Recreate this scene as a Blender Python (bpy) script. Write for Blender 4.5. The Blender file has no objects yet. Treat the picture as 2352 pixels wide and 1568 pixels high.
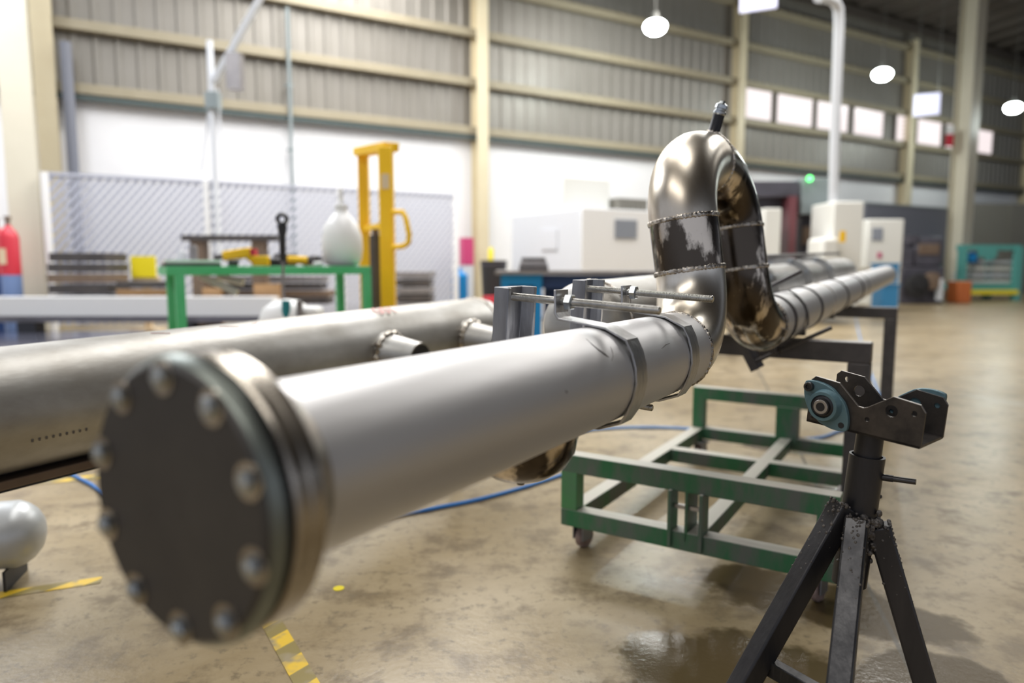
import bpy, math, random
import numpy as np
from mathutils import Vector
random.seed(7)
S = bpy.context.scene
COL = S.collection

# ---------------------------------------------------------------- camera
F_PX, PITCH, CX, CY = 1620.0, 0.108, 1176.0, 784.0
CAM = np.array([0.0, 0.0, 1.0])
FW = np.array([0, math.cos(PITCH), -math.sin(PITCH)])
DN = np.array([0, -math.sin(PITCH), -math.cos(PITCH)])
cam = bpy.data.cameras.new('camera'); camo = bpy.data.objects.new('camera', cam); COL.objects.link(camo)
cam.sensor_width = 36.0; cam.lens = 36.0 * F_PX / 2352.0
cam.clip_start = 0.02; cam.clip_end = 200
camo.location = CAM; camo.rotation_euler = (math.pi / 2 - PITCH, 0, 0)
cam.dof.use_dof = True; cam.dof.focus_distance = 1.42; cam.dof.aperture_fstop = 1.7
S.camera = camo
# ---------------------------------------------------------------- view, world, large lights
S.view_settings.view_transform = 'Standard'; S.view_settings.look = 'None'
S.view_settings.gamma = 1.0; S.view_settings.exposure = 0.55
S.view_settings.use_curve_mapping = False
W = bpy.data.worlds.new('world'); S.world = W; W.use_nodes = True
W.node_tree.nodes['Background'].inputs[0].default_value = (0.80, 0.86, 1.0, 1)
W.node_tree.nodes['Background'].inputs[1].default_value = 0.42
def area(name, loc, sx, sy, power, color=(1, 0.97, 0.93), rot=(0, 0, 0)):
    l = bpy.data.lights.new(name, 'AREA'); l.shape = 'RECTANGLE'; l.size = sx; l.size_y = sy
    l.energy = power; l.color = color
    o = bpy.data.objects.new(name, l); COL.objects.link(o); o.location = loc; o.rotation_euler = rot
    return o
WA = 0.527                     # direction of the long wall
# unseen soft area lights, added under the closed roof to brighten the hall
area('added_roof_fill', (-8.0, 9.0, 7.4), 3.0, 9.0, 760, (0.93, 0.96, 1.0), (0, 0, WA))
area('added_roof_fill', (-1.5, 11.2, 7.4), 3.0, 9.0, 780, (1.0, 0.98, 0.95), (0, 0, WA))
area('added_roof_fill', (5.5, 12.0, 7.4), 2.5, 9.0, 460, (1.0, 0.97, 0.92), (0, 0, WA))
area('added_roof_fill', (-3.5, -3.5, 7.8), 2.5, 8.0, 230, (1.0, 0.97, 0.92), (0, 0, WA))
area('added_roof_fill', (0.0, 3.5, 7.4), 2.0, 6.0, 150, (1.0, 0.97, 0.92), (0, 0, WA))
area('added_roof_fill', (11.0, 14.0, 7.2), 2.5, 7.0, 90, (1.0, 0.95, 0.88), (0, 0, WA))
try:
    S.cycles.use_denoising = True
    S.cycles.max_bounces = 6; S.cycles.diffuse_bounces = 4; S.cycles.glossy_bounces = 4; S.cycles.caustics_reflective = False; S.cycles.caustics_refractive = False; S.cycles.adaptive_threshold = 0.025
except Exception: pass

# ---------------------------------------------------------------- helpers
UP = np.array([0, 0, 1.0])
def A3(*v): return np.array(v, float)
def unit(v): v = np.asarray(v, float); return v / np.linalg.norm(v)
def ray(x, y): return ((x - CX) * A3(1, 0, 0) + (y - CY) * DN + F_PX * FW) / F_PX
def at(x, y, z): return CAM + ray(x, y) * z
def ground(x, y, h=0.0): v = ray(x, y); return CAM + v * ((h - 1.0) / v[2])
def vp(x, y, Y): v = ray(x, y); return CAM + v * (Y / v[1])

class MB:
    def __init__(s): s.v = []; s.f = []
    def add(s, vs, fs):
        n = len(s.v); s.v += [tuple(map(float, p)) for p in vs]; s.f += [tuple(i + n for i in f) for f in fs]; return s
    def hexa(s, p): return s.add(p, [(0, 3, 2, 1), (4, 5, 6, 7), (0, 1, 5, 4), (1, 2, 6, 5), (2, 3, 7, 6), (3, 0, 4, 7)])
    def box(s, c, e, x=(1, 0, 0), y=None, z=(0, 0, 1)):
        c = np.asarray(c, float); x = unit(x); z = unit(z)
        y = np.cross(z, x) if y is None else unit(y)
        a, b, h = e[0] / 2, e[1] / 2, e[2] / 2
        P = [c + x * i * a + y * j * b + z * k * h for k in (-1, 1) for i, j in ((-1, -1), (1, -1), (1, 1), (-1, 1))]
        return s.hexa(P)
    def bar(s, p, q, w, h, upv=(0, 0, 1)):
        p = np.asarray(p, float); q = np.asarray(q, float); x = unit(q - p)
        upv = np.asarray(upv, float)
        y = np.cross(upv, x)
        if np.linalg.norm(y) < 1e-5: y = np.cross((0, 1, 0), x)
        y = unit(y); z = np.cross(x, y)
        return s.box((p + q) / 2, (np.linalg.norm(q - p), w, h), x, y, z)
    def rings(s, rings, cap0=True, cap1=True, closed=False):
        n = len(rings[0]); base = len(s.v)
        for r in rings: s.v += [tuple(map(float, p)) for p in r]
        m = len(rings)
        for i in range(m if closed else m - 1):
            a = base + i * n; b = base + ((i + 1) % m) * n
            for j in range(n): s.f.append((a + j, a + (j + 1) % n, b + (j + 1) % n, b + j))
        if not closed:
            if cap0: s.f.append(tuple(base + j for j in reversed(range(n))))
            if cap1: s.f.append(tuple(base + (m - 1) * n + j for j in range(n)))
        return s
    def lathe(s, o, ax, prof, n=32, cap0=True, cap1=True):
        o = np.asarray(o, float); ax = unit(ax); u = np.cross(ax, UP)
        if np.linalg.norm(u) < 1e-4: u = np.cross(ax, (0, 1, 0))
        u = unit(u); v = np.cross(ax, u)
        t = [2 * math.pi * k / n for k in range(n)]
        return s.rings([[o + ax * a + max(r, 1e-4) * (math.cos(q) * u + math.sin(q) * v) for q in t] for a, r in prof], cap0, cap1)
    def cyl(s, p, q, r, n=20, r2=None):
        p = np.asarray(p, float); q = np.asarray(q, float)
        return s.lathe(p, q - p, [(0, r), (np.linalg.norm(q - p), r if r2 is None else r2)], n)
    def tube(s, pts, r, n=20, cap=True, closed=False):
        pts = [np.asarray(p, float) for p in pts]; m = len(pts); R = []
        ref = None
        for i, p in enumerate(pts):
            if closed: t = unit(pts[(i + 1) % m] - pts[i - 1])
            else: t = unit(pts[min(i + 1, m - 1)] - pts[max(i - 1, 0)])
            if ref is None:
                ref = np.cross(t, UP)
                if np.linalg.norm(ref) < 0.05: ref = np.cross(t, (0, 1, 0))
            ref = unit(ref - t * (ref @ t)); b = np.cross(t, ref)
            rr = r[i] if isinstance(r, (list, tuple, np.ndarray)) else r
            R.append([p + rr * (math.cos(2 * math.pi * k / n) * ref + math.sin(2 * math.pi * k / n) * b) for k in range(n)])
        return s.rings(R, cap, cap, closed)
    def torus(s, o, ax, R, r, n=64, m=8, jit=0.0):
        o = np.asarray(o, float); ax = unit(ax); u = np.cross(ax, UP)
        if np.linalg.norm(u) < 1e-4: u = np.cross(ax, (0, 1, 0))
        u = unit(u); v = np.cross(ax, u); rg = []
        for k in range(n):
            a = 2 * math.pi * k / n; c = math.cos(a) * u + math.sin(a) * v
            rr = r * (1 + jit * (math.sin(k * 2.1) + random.uniform(-1, 1)) * .5)
            rg.append([o + c * (R + rr * math.cos(b)) + ax * rr * 1.5 * math.sin(b) for b in [2 * math.pi * j / m for j in range(m)]])
        return s.rings(rg, closed=True)
    def prism(s, poly, o, x, y, z, depth):
        o = np.asarray(o, float); n = len(poly); x = np.asarray(x, float); y = np.asarray(y, float); z = np.asarray(z, float)
        a = [o + x * p[0] + y * p[1] - z * depth / 2 for p in poly]; b = [p + z * depth for p in a]
        return s.rings([a, b])
    def ribbon(s, poly, thick, o, x, y, z, width):
        # flat bar bent along a polyline lying in the x,y plane, width along z
        o = np.asarray(o, float); x = np.asarray(x, float); y = np.asarray(y, float); z = np.asarray(z, float)
        P = [np.asarray(p, float) for p in poly]; rg = []
        for i, p in enumerate(P):
            t0 = unit(P[i] - P[i - 1]) if i else unit(P[1] - P[0])
            t1 = unit(P[i + 1] - P[i]) if i < len(P) - 1 else t0
            t = unit(t0 + t1); nn = np.array([-t[1], t[0]]); k = thick / 2 / max(.5, nn @ np.array([-t0[1], t0[0]]))
            a = p + nn * k; b = p - nn * k
            rg.append([o + x * a[0] + y * a[1] - z * width / 2, o + x * a[0] + y * a[1] + z * width / 2,
                       o + x * b[0] + y * b[1] + z * width / 2, o + x * b[0] + y * b[1] - z * width / 2])
        return s.rings(rg)
    def sphere(s, c, e, n=20, m=12):
        return s.lathe(np.asarray(c, float) - A3(0, 0, e[2]), UP, [(e[2] * (1 - math.cos(math.pi * i / m)), e[0] * math.sin(math.pi * i / m)) for i in range(m + 1)], n)
    def build(s, name, mat, parent=None, bevel=0.0, angle=32, label=None):
        me = bpy.data.meshes.new(name); V = np.array(s.v)
        org = np.array(parent['_o']) if parent is not None else None
        if parent is not None: V = V - org
        me.from_pydata(V.tolist(), [], s.f); me.validate()
        import bmesh
        bm = bmesh.new(); bm.from_mesh(me); bmesh.ops.recalc_face_normals(bm, faces=bm.faces); bm.to_mesh(me); bm.free()
        me.polygons.foreach_set('use_smooth', [True] * len(me.polygons))
        me.set_sharp_from_angle(angle=math.radians(angle))
        me.materials.append(mat)
        o = bpy.data.objects.new(name, me); COL.objects.link(o)
        if parent is not None: o.parent = parent; o['_o'] = list(map(float, org))
        else: o['_o'] = [0.0, 0.0, 0.0]
        if bevel:
            b = o.modifiers.new('bevel', 'BEVEL'); b.width = bevel; b.segments = 2; b.limit_method = 'ANGLE'; b.angle_limit = math.radians(40)
        if label: o['label'] = label
        return o
def tag(o, label, cat, group=None, kind=None):
    o['label'] = label; o['category'] = cat
    if group: o['group'] = group
    if kind: o['kind'] = kind
    return o
def thing(name, label, cat, loc, group=None):
    o = bpy.data.objects.new(name, None); COL.objects.link(o); o.empty_display_size = .1
    o.location = tuple(map(float, loc)); o['_o'] = list(map(float, loc)); return tag(o, label, cat, group)
def struct(o): o['kind'] = 'structure'; return o
def clone(root, delta, label, group=None):
    r = root.copy(); COL.objects.link(r); r.location = tuple(np.array(root.location) + np.asarray(delta)); r['label'] = label
    if group: r['group'] = group
    for ch in list(root.children):
        c = ch.copy(); COL.objects.link(c); c.parent = r
        for g in list(ch.children):
            q = g.copy(); COL.objects.link(q); q.parent = c
    return r

# ---------------------------------------------------------------- materials
def mat(name, col, rough=.5, metal=0., var=None, vscale=6., vmix=.5, stretch=None, rvar=0., bump=0., bscale=60., sunlit_dust=None, emit=None, estr=0., coat=0., det=6., vpos=.5):
    m = bpy.data.materials.new(name); m.use_nodes = True; nt = m.node_tree; N = nt.nodes; L = nt.links
    b = N['Principled BSDF']; b.inputs['Metallic'].default_value = metal; b.inputs['Roughness'].default_value = rough
    b.inputs['Base Color'].default_value = (*col, 1)
    if coat: b.inputs['Coat Weight'].default_value = coat; b.inputs['Coat Roughness'].default_value = .1
    if emit: b.inputs['Emission Color'].default_value = (*emit, 1); b.inputs['Emission Strength'].default_value = estr
    tc = N.new('ShaderNodeTexCoord'); mp = N.new('ShaderNodeMapping'); L.new(tc.outputs['Object'], mp.inputs[0])
    if stretch: mp.vector_type = 'TEXTURE'; mp.inputs['Rotation'].default_value = stretch[0]; mp.inputs['Scale'].default_value = stretch[1]
    out = None
    if var or rvar:
        n = N.new('ShaderNodeTexNoise'); n.inputs['Scale'].default_value = vscale; n.inputs['Detail'].default_value = det; n.inputs['Roughness'].default_value = .62
        L.new(mp.outputs[0], n.inputs['Vector'])
        r = N.new('ShaderNodeValToRGB'); r.color_ramp.elements[0].position = vpos - vmix * .5; r.color_ramp.elements[1].position = vpos + vmix * .5
        L.new(n.outputs[0], r.inputs[0])
        if var:
            mx = N.new('ShaderNodeMix'); mx.data_type = 'RGBA'; mx.inputs[6].default_value = (*col, 1); mx.inputs[7].default_value = (*var, 1)
            L.new(r.outputs[0], mx.inputs[0]); out = mx.outputs[2]
        if rvar:
            mr = N.new('ShaderNodeMapRange'); mr.inputs[3].default_value = max(.02, rough - rvar); mr.inputs[4].default_value = rough + rvar
            L.new(n.outputs[0], mr.inputs[0]); L.new(mr.outputs[0], b.inputs['Roughness'])
    if sunlit_dust:  # beige dust on upward faces, which also paints in their sunlit brightness
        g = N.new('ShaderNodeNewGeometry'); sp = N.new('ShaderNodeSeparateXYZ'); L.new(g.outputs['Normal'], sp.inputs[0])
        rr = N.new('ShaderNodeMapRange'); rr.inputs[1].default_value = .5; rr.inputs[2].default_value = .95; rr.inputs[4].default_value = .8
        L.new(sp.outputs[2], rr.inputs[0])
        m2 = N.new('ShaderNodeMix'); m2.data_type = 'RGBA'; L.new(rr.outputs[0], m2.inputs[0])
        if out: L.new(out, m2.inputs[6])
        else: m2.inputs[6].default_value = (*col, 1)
        m2.inputs[7].default_value = (*sunlit_dust, 1); out = m2.outputs[2]
    if out: L.new(out, b.inputs['Base Color'])
    if bump:
        n2 = N.new('ShaderNodeTexNoise'); n2.inputs['Scale'].default_value = bscale; n2.inputs['Detail'].default_value = 4
        L.new(mp.outputs[0], n2.inputs['Vector'])
        bp = N.new('ShaderNodeBump'); bp.inputs['Strength'].default_value = bump; bp.inputs['Distance'].default_value = .01
        L.new(n2.outputs[0], bp.inputs['Height']); L.new(bp.outputs[0], b.inputs['Normal'])
    return m
PD = math.radians(58.2)        # heading of the pipes
ST = ((0, 0, PD), (6, 1, 1))
M = {}
M['pipe'] = mat('pickled_steel', (.68, .68, .70), .48, .75, (.58, .57, .565), 5, .55, ST, .07, .03, 90)
M['pipe_stained'] = mat('stained_steel', (.58, .58, .57), .47, .85, (.26, .24, .21), 3.2, .42, ((0, 0, PD), (1.6, 1, 1)), .08, .05, 60)
M['polish'] = mat('polished_nickel_steel', (.90, .86, .78), .31, 1, (.62, .55, .46), 5.5, .25, ((0, 0, 0), (1, 1, 2.4)), .08, .03, 40, det=8.)
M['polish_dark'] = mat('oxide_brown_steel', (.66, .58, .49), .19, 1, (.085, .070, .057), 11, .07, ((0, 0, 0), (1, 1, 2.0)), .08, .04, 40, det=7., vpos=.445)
M['weld'] = mat('weld_bead', (.80, .75, .68), .2, 1, (.16, .13, .10), 40, .3, bump=.4, bscale=140)
M['blind'] = mat('dark_plate', (.075, .07, .066), .5, .55, (.055, .05, .048), 9, .5, rvar=.06, bump=.03, bscale=50)
M['chamfer'] = mat('machined_rim', (.25, .275, .25), .36, .8, (.15, .165, .15), 14, .5)
M['gasket'] = mat('gasket_rubber', (.02, .02, .022), .7)
M['flange'] = mat('flange_steel', (.50, .46, .40), .28, 1, (.30, .26, .22), 8, .4, rvar=.06)
M['bolt'] = mat('zinc_bolt', (.55, .59, .61), .28, 1, (.4, .42, .44), 30, .5)
M['strap'] = mat('raw_flat_bar', (.60, .60, .61), .38, 1, (.33, .33, .335), 22, .4, ((0, 0, 0), (1, 1, 3)), .1, .12, 120)
M['bracket'] = mat('mill_steel', (.40, .41, .43), .38, 1, (.17, .17, .19), 16, .4, ((0, 0, 0), (1, 1, 5)), .1, .08, 120)
M['rod'] = mat('threaded_steel', (.70, .69, .66), .30, 1, (.36, .35, .33), 40, .5)
M['stand'] = mat('black_mill_steel', (.022, .022, .026), .40, .5, (.055, .052, .054), 9, .35, ((0, 0, 0), (1, 1, 5)), .1, .06, 120)
M['stand_bare'] = mat('worn_steel', (.10, .098, .10), .38, .8, (.035, .035, .038), 14, .35, ((0, 0, 0), (1, 1, 4)), .1, .08, 90)
M['slag'] = mat('burnt_weld', (.075, .068, .068), .5, .5, (.20, .185, .17), 50, .4, bump=.8, bscale=90)
M['head'] = mat('dark_bent_plate', (.095, .083, .075), .42, .7, (.032, .030, .030), 22, .4, rvar=.1)
M['edge'] = mat('cut_edge_steel', (.45, .43, .42), .4, 1)
M['teal'] = mat('teal_cast_iron', (.085, .165, .20), .42, .15, (.14, .23, .26), 18, .5, bump=.15, bscale=90)
M['green'] = mat('scuffed_green_paint', (.028, .17, .07), .45, 0, (.13, .15, .135), 9, .22, ((0, 0, 0), (1, 1, 3)), .08, sunlit_dust=(.62, .57, .50))
M['green_leg'] = mat('bright_green_paint', (.05, .30, .07), .45, 0, (.10, .20, .13), 6, .4, sunlit_dust=(.50, .46, .40))
M['beam'] = mat('dark_grey_box_steel', (.062, .058, .062), .42, .4, (.11, .10, .10), 12, .4, sunlit_dust=(.30, .28, .27))
M['caster'] = mat('pink_grey_wheel', (.42, .31, .29), .5, 0, (.16, .11, .10), 20, .4)
M['zinc'] = mat('zinc_fork', (.26, .28, .33), .4, .8)
M['hose'] = mat('blue_air_hose', (.05, .22, .62), .4)
M['hose_hazed'] = mat('hazed_blue_air_hose', (.20, .40, .80), .4)  # blue hose colour made paler to paint in distance haze
M['tank'] = mat('silver_tank_paint', (.56, .58, .60), .38, .35, (.50, .52, .52), 5, .5)
M['black'] = mat('black_paint', (.02, .02, .022), .5)
M['cream'] = mat('cream_paint', (.66, .59, .42), .5, 0, (.58, .50, .34), 2, .6)
M['cream_light'] = mat('pale_cream_paint', (.68, .64, .53), .5, 0, (.63, .59, .48), 2, .6)
M['white_wall'] = mat('white_plaster', (.83, .83, .85), .6, 0, (.78, .78, .80), 1.2, .6)
M['siding'] = mat('grey_metal_siding', (.215, .200, .174), .45, .25, (.255, .240, .218), .7, .5)
M['purlin'] = mat('beige_purlin_paint', (.315, .275, .195), .55, 0, (.27, .235, .16), 3, .5)
M['roof'] = mat('dark_roof_sheet', (.085, .072, .062), .5, .3)
M['trim'] = mat('dark_green_grey_trim', (.06, .085, .085), .5)
M['mesh'] = mat('galvanised_mesh', (.42, .44, .53), .5, .0)
M['green_tab'] = mat('green_bench_paint', (.04, .46, .14), .45, 0, (.12, .54, .26), 3, .5)
M['white'] = mat('white_paint', (.82, .82, .82), .45)
M['grey_white'] = mat('grey_white_panel', (.60, .62, .66), .5)
M['cream_w'] = mat('off_white_panel', (.74, .74, .70), .5)
M['glass_dark'] = mat('dark_window_glass', (.25, .27, .31), .2)
M['yellow'] = mat('yellow_paint', (.95, .60, .0), .45, 0, (.92, .52, .0), 3, .5)
M['lemon'] = mat('lemon_yellow', (.90, .74, .02), .5)
M['orange'] = mat('orange_plastic', (.55, .15, .04), .5)
M['blue'] = mat('blue_paint', (.0, .25, .66), .45)
M['navy'] = mat('navy_paint', (.015, .05, .18), .5)
M['bluebin'] = mat('sky_blue_bin', (.05, .28, .58), .5)
M['red'] = mat('red_paint', (.55, .03, .05), .4)
M['magenta'] = mat('crimson_paint', (.50, .05, .16), .45)
M['cylblue'] = mat('slate_blue_paint', (.16, .24, .45), .45)
M['darksteel'] = mat('stock_steel', (.055, .052, .054), .5, .4, (.11, .095, .09), 4, .5)
M['greysteel'] = mat('grey_stock_steel', (.22, .21, .22), .45, .6, (.32, .30, .30), 5, .5)
M['wood'] = mat('brown_timber', (.42, .25, .12), .65, 0, (.28, .16, .07), 6, .5, ((0, 0, WA), (6, 1, 1)))
M['palewood'] = mat('pale_timber', (.70, .56, .38), .65)
M['tealpaint'] = mat('teal_rack_paint', (.10, .36, .33), .5)
M['tealmotor'] = mat('teal_motor_paint', (.01, .22, .26), .45)
M['plastic_white'] = mat('milky_white_plastic', (.86, .86, .86), .35)
M['partition'] = mat('blue_grey_panel', (.17, .18, .22), .6)
M['partition2'] = mat('olive_grey_panel', (.19, .18, .155), .6)
M['machine_dark'] = mat('charcoal_machine_paint', (.05, .048, .058), .45, 0, (.09, .085, .11), 3, .5)
M['machine_grey'] = mat('green_grey_cabinet', (.22, .26, .27), .5)
M['machine_red'] = mat('maroon_paint', (.16, .05, .06), .5)
M['led'] = mat('green_pilot_light', (.1, .8, .2), .4, emit=(.12, 1, .22), estr=2.5)
M['lampglass'] = mat('lamp_lens', (1, 1, 1), .4, emit=(.92, 1, .98), estr=30)
M['lampshell'] = mat('lamp_housing', (.16, .16, .15), .4, .6)
M['window'] = mat('daylit_pane', (.3, .28, .28), .3, emit=(1, .88, .88), estr=.62)
M['frame'] = mat('bronze_window_frame', (.12, .105, .085), .5)
M['signboard'] = mat('lit_sign_panel', (.3, .3, .38), .4, emit=(.74, .74, 1.0), estr=.46)
M['redink'] = mat('red_marker', (.80, .34, .32), .6)
M['darkink'] = mat('dark_stamp', (.14, .13, .125), .6)
M['rust'] = mat('rusty_box_steel', (.22, .16, .115), .6, .2, (.15, .10, .07), 6, .5)
M['bluesheet'] = mat('blue_film_steel', (.30, .31, .42), .14, .85, (.42, .43, .56), 2.0, .6)

def floor_mat():
    m = bpy.data.materials.new('polished_concrete'); m.use_nodes = True; nt = m.node_tree; N = nt.nodes; L = nt.links
    b = N['Principled BSDF']
    tc = N.new('ShaderNodeTexCoord')
    def noise(sc, det=6, ro=.6, vec=None):
        n = N.new('ShaderNodeTexNoise'); n.inputs['Scale'].default_value = sc; n.inputs['Detail'].default_value = det; n.inputs['Roughness'].default_value = ro
        L.new(vec or tc.outputs['Object'], n.inputs['Vector']); return n.outputs[0]
    def ramp(i, a, c):
        r = N.new('ShaderNodeMapRange'); r.interpolation_type = 'SMOOTHSTEP'; r.inputs[1].default_value = a; r.inputs[2].default_value = c; L.new(i, r.inputs[0]); return r.outputs[0]
    def mix(f, a, c):
        x = N.new('ShaderNodeMix'); x.data_type = 'RGBA'; L.new(f, x.inputs[0])
        for k, q in ((6, a), (7, c)):
            if isinstance(q, tuple): x.inputs[k].default_value = (*q, 1)
            else: L.new(q, x.inputs[k])
        return x.outputs[2]
    def math_(op, a, c):
        x = N.new('ShaderNodeMath'); x.operation = op
        for k, q in ((0, a), (1, c)):
            if isinstance(q, (int, float)): x.inputs[k].default_value = q
            else: L.new(q, x.inputs[k])
        return x.outputs[0]
    mp = N.new('ShaderNodeMapping'); mp.vector_type = 'TEXTURE'; mp.inputs['Rotation'].default_value = (0, 0, .35); mp.inputs['Scale'].default_value = (3, 1, 1); L.new(tc.outputs['Object'], mp.inputs[0])
    c = mix(ramp(noise(1.5, 8, .65, mp.outputs[0]), .34, .66), (.29, .218, .118), (.43, .345, .218))
    c = mix(ramp(noise(5.5, 8, .68), .48, .66), c, (.19, .14, .078))
    c = mix(ramp(noise(.9, 4), .58, .70), c, (.42, .37, .28))
    c = mix(ramp(noise(26, 5, .7), .52, .68), c, (.21, .165, .10))
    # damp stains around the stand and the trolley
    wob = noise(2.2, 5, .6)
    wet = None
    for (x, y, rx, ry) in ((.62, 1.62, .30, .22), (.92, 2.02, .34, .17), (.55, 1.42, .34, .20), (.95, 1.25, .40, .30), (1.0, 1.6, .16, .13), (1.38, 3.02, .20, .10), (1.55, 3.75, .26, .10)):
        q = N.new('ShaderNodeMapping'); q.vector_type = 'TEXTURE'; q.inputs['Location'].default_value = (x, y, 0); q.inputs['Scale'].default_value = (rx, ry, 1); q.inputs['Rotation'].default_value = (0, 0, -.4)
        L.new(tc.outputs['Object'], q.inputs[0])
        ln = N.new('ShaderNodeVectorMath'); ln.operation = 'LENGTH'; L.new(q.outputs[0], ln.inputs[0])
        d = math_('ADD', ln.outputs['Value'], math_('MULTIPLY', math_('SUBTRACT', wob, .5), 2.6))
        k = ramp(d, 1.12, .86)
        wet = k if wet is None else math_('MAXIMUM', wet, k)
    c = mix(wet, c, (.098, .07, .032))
    # slab joints
    sp = N.new('ShaderNodeSeparateXYZ'); L.new(tc.outputs['Object'], sp.inputs[0])
    rx = math_('ADD', math_('MULTIPLY', sp.outputs[0], .965), math_('MULTIPLY', sp.outputs[1], -.262))
    jt = math_('ABSOLUTE', math_('SUBTRACT', math_('FRACT', math_('ADD', math_('MULTIPLY', rx, 1 / 4.5), .384 + 0.0), 0), .5), 0)
    c = mix(ramp(jt, .0022, .0008), c, (.10, .085, .06))
    L.new(c, b.inputs['Base Color'])
    r = N.new('ShaderNodeMapRange'); r.inputs[3].default_value = .22; r.inputs[4].default_value = .42; L.new(noise(3.0), r.inputs[0])
    x = N.new('ShaderNodeMix'); L.new(wet, x.inputs[0]); L.new(r.outputs[0], x.inputs[2]); x.inputs[3].default_value = .14; L.new(x.outputs[0], b.inputs['Roughness'])
    b.inputs['Specular IOR Level'].default_value = .36
    bp = N.new('ShaderNodeBump'); bp.inputs['Strength'].default_value = .08; bp.inputs['Distance'].default_value = .01; L.new(noise(60, 4), bp.inputs['Height']); L.new(bp.outputs[0], b.inputs['Normal'])
    return m
M['floor'] = floor_mat()
def tape_mat():
    m = bpy.data.materials.new('worn_hazard_tape'); m.use_nodes = True; nt = m.node_tree; N = nt.nodes; L = nt.links; b = N['Principled BSDF']
    tc = N.new('ShaderNodeTexCoord'); mp = N.new('ShaderNodeMapping'); mp.inputs['Rotation'].default_value = (0, 0, .55); L.new(tc.outputs['Object'], mp.inputs[0])
    w = N.new('ShaderNodeTexWave'); w.inputs['Scale'].default_value = 2.6; w.inputs['Distortion'].default_value = .6; w.inputs['Detail'].default_value = 3; L.new(mp.outputs[0], w.inputs['Vector'])
    r = N.new('ShaderNodeValToRGB'); r.color_ramp.elements[0].position = .46; r.color_ramp.elements[1].position = .54
    r.color_ramp.elements[0].color = (.27, .21, .06, 1); r.color_ramp.elements[1].color = (.80, .53, .03, 1); L.new(w.outputs[0], r.inputs[0])
    n = N.new('ShaderNodeTexNoise'); n.inputs['Scale'].default_value = 14; L.new(tc.outputs['Object'], n.inputs['Vector'])
    q = N.new('ShaderNodeMapRange'); q.inputs[1].default_value = .5; q.inputs[2].default_value = .66; L.new(n.outputs[0], q.inputs[0])
    x = N.new('ShaderNodeMix'); x.data_type = 'RGBA'; L.new(q.outputs[0], x.inputs[0]); L.new(r.outputs[0], x.inputs[6]); x.inputs[7].default_value = (.33, .27, .16, 1)
    L.new(x.outputs[2], b.inputs['Base Color']); b.inputs['Roughness'].default_value = .5
    return m
M['tape'] = tape_mat()

# ---------------------------------------------------------------- the hall
DW = A3(math.cos(WA), math.sin(WA), 0); WN = A3(math.sin(WA), -math.cos(WA), 0)
W0 = A3(-.799, 16.088, 0)
def wp(t, off=0.0, h=0.0): return W0 + DW * t + WN * off + UP * h
def wcol(x, y, off=0.0):       # wall coordinate and height of the point seen at a pixel
    v = ray(x, y); o = W0 + WN * off; k = ((o - CAM) @ WN) / (v @ WN); p = CAM + v * k; return (p - W0) @ DW, p[2]
T0, T1 = -22.0, 46.0
struct(MB().add([(-45, -25, 0), (60, -25, 0), (60, 50, 0), (-45, 50, 0)], [(0, 1, 2, 3)]).build('floor', M['floor']))
HA = 3.84
struct(MB().box(wp((T0 + T1) / 2, -.12, HA / 2), (T1 - T0, .2, HA), DW).build('wall_back', M['white_wall']))
# ribbed siding above
mb = MB(); prof = []
t = T0
while t < T1:
    prof += [(t, 0), (t + .17, 0), (t + .20, .035), (t + .27, .035), (t + .30, 0)]; t += .33
lo = [wp(a, o - .02, HA) for a, o in prof]; hi = [wp(a, o - .02, 8.72) for a, o in prof]
nn = len(prof)
mb.add(lo + hi, [(i, i + 1, nn + i + 1, nn + i) for i in range(nn - 1)])
struct(mb.build('wall_siding', M['siding'], angle=10))
ne = 0
for h in (HA + .03, 4.90, 5.93, 6.94, 8.0):
    ne += 1
    struct(MB().bar(wp(T0, .10, h + .06), wp(T1, .10, h + .06), .16, .17).build(f'trim_{ne}', M['purlin'], bevel=.01))
ne += 1
struct(MB().bar(wp(T0, .12, HA - .055), wp(T1, .12, HA - .055), .12, .07).build(f'trim_{ne}', M['trim']))
ne += 1
struct(MB().bar(wp(T0, .05, .1), wp(T1, .05, .1), .06, .2).build(f'trim_{ne}', M['grey_white']))
# roof: ribbed sheet rising gently away from the long wall
def roofz(off): return 8.72 + .075 * off
mb = MB(); t = T0; prof = []
while t < T1:
    prof += [(t, 0), (t + .55, 0), (t + .62, -.10), (t + .83, -.10), (t + .90, 0)]; t += 1.0
a = [wp(q, -.2, roofz(0) + z) for q, z in prof]; b = [wp(q, 46, roofz(46) + z) for q, z in prof]; nn = len(prof)
mb.add(a + b, [(i, i + 1, nn + i + 1, nn + i) for i in range(nn - 1)])
struct(mb.build('ceiling', M['roof'], angle=10))
for i, off in enumerate((.5, 4.5, 8.5, 12.5)):
    ne += 1
    struct(MB().bar(wp(T0, off, roofz(off) - .28), wp(T1, off, roofz(off) - .28), .12, .26).build(f'trim_{ne}', M['roof']))
struct(MB().box(wp(T1 + .1, 20, 4.3), (.2, 44, 8.6), DW).build('wall_right', M['siding']))
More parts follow.
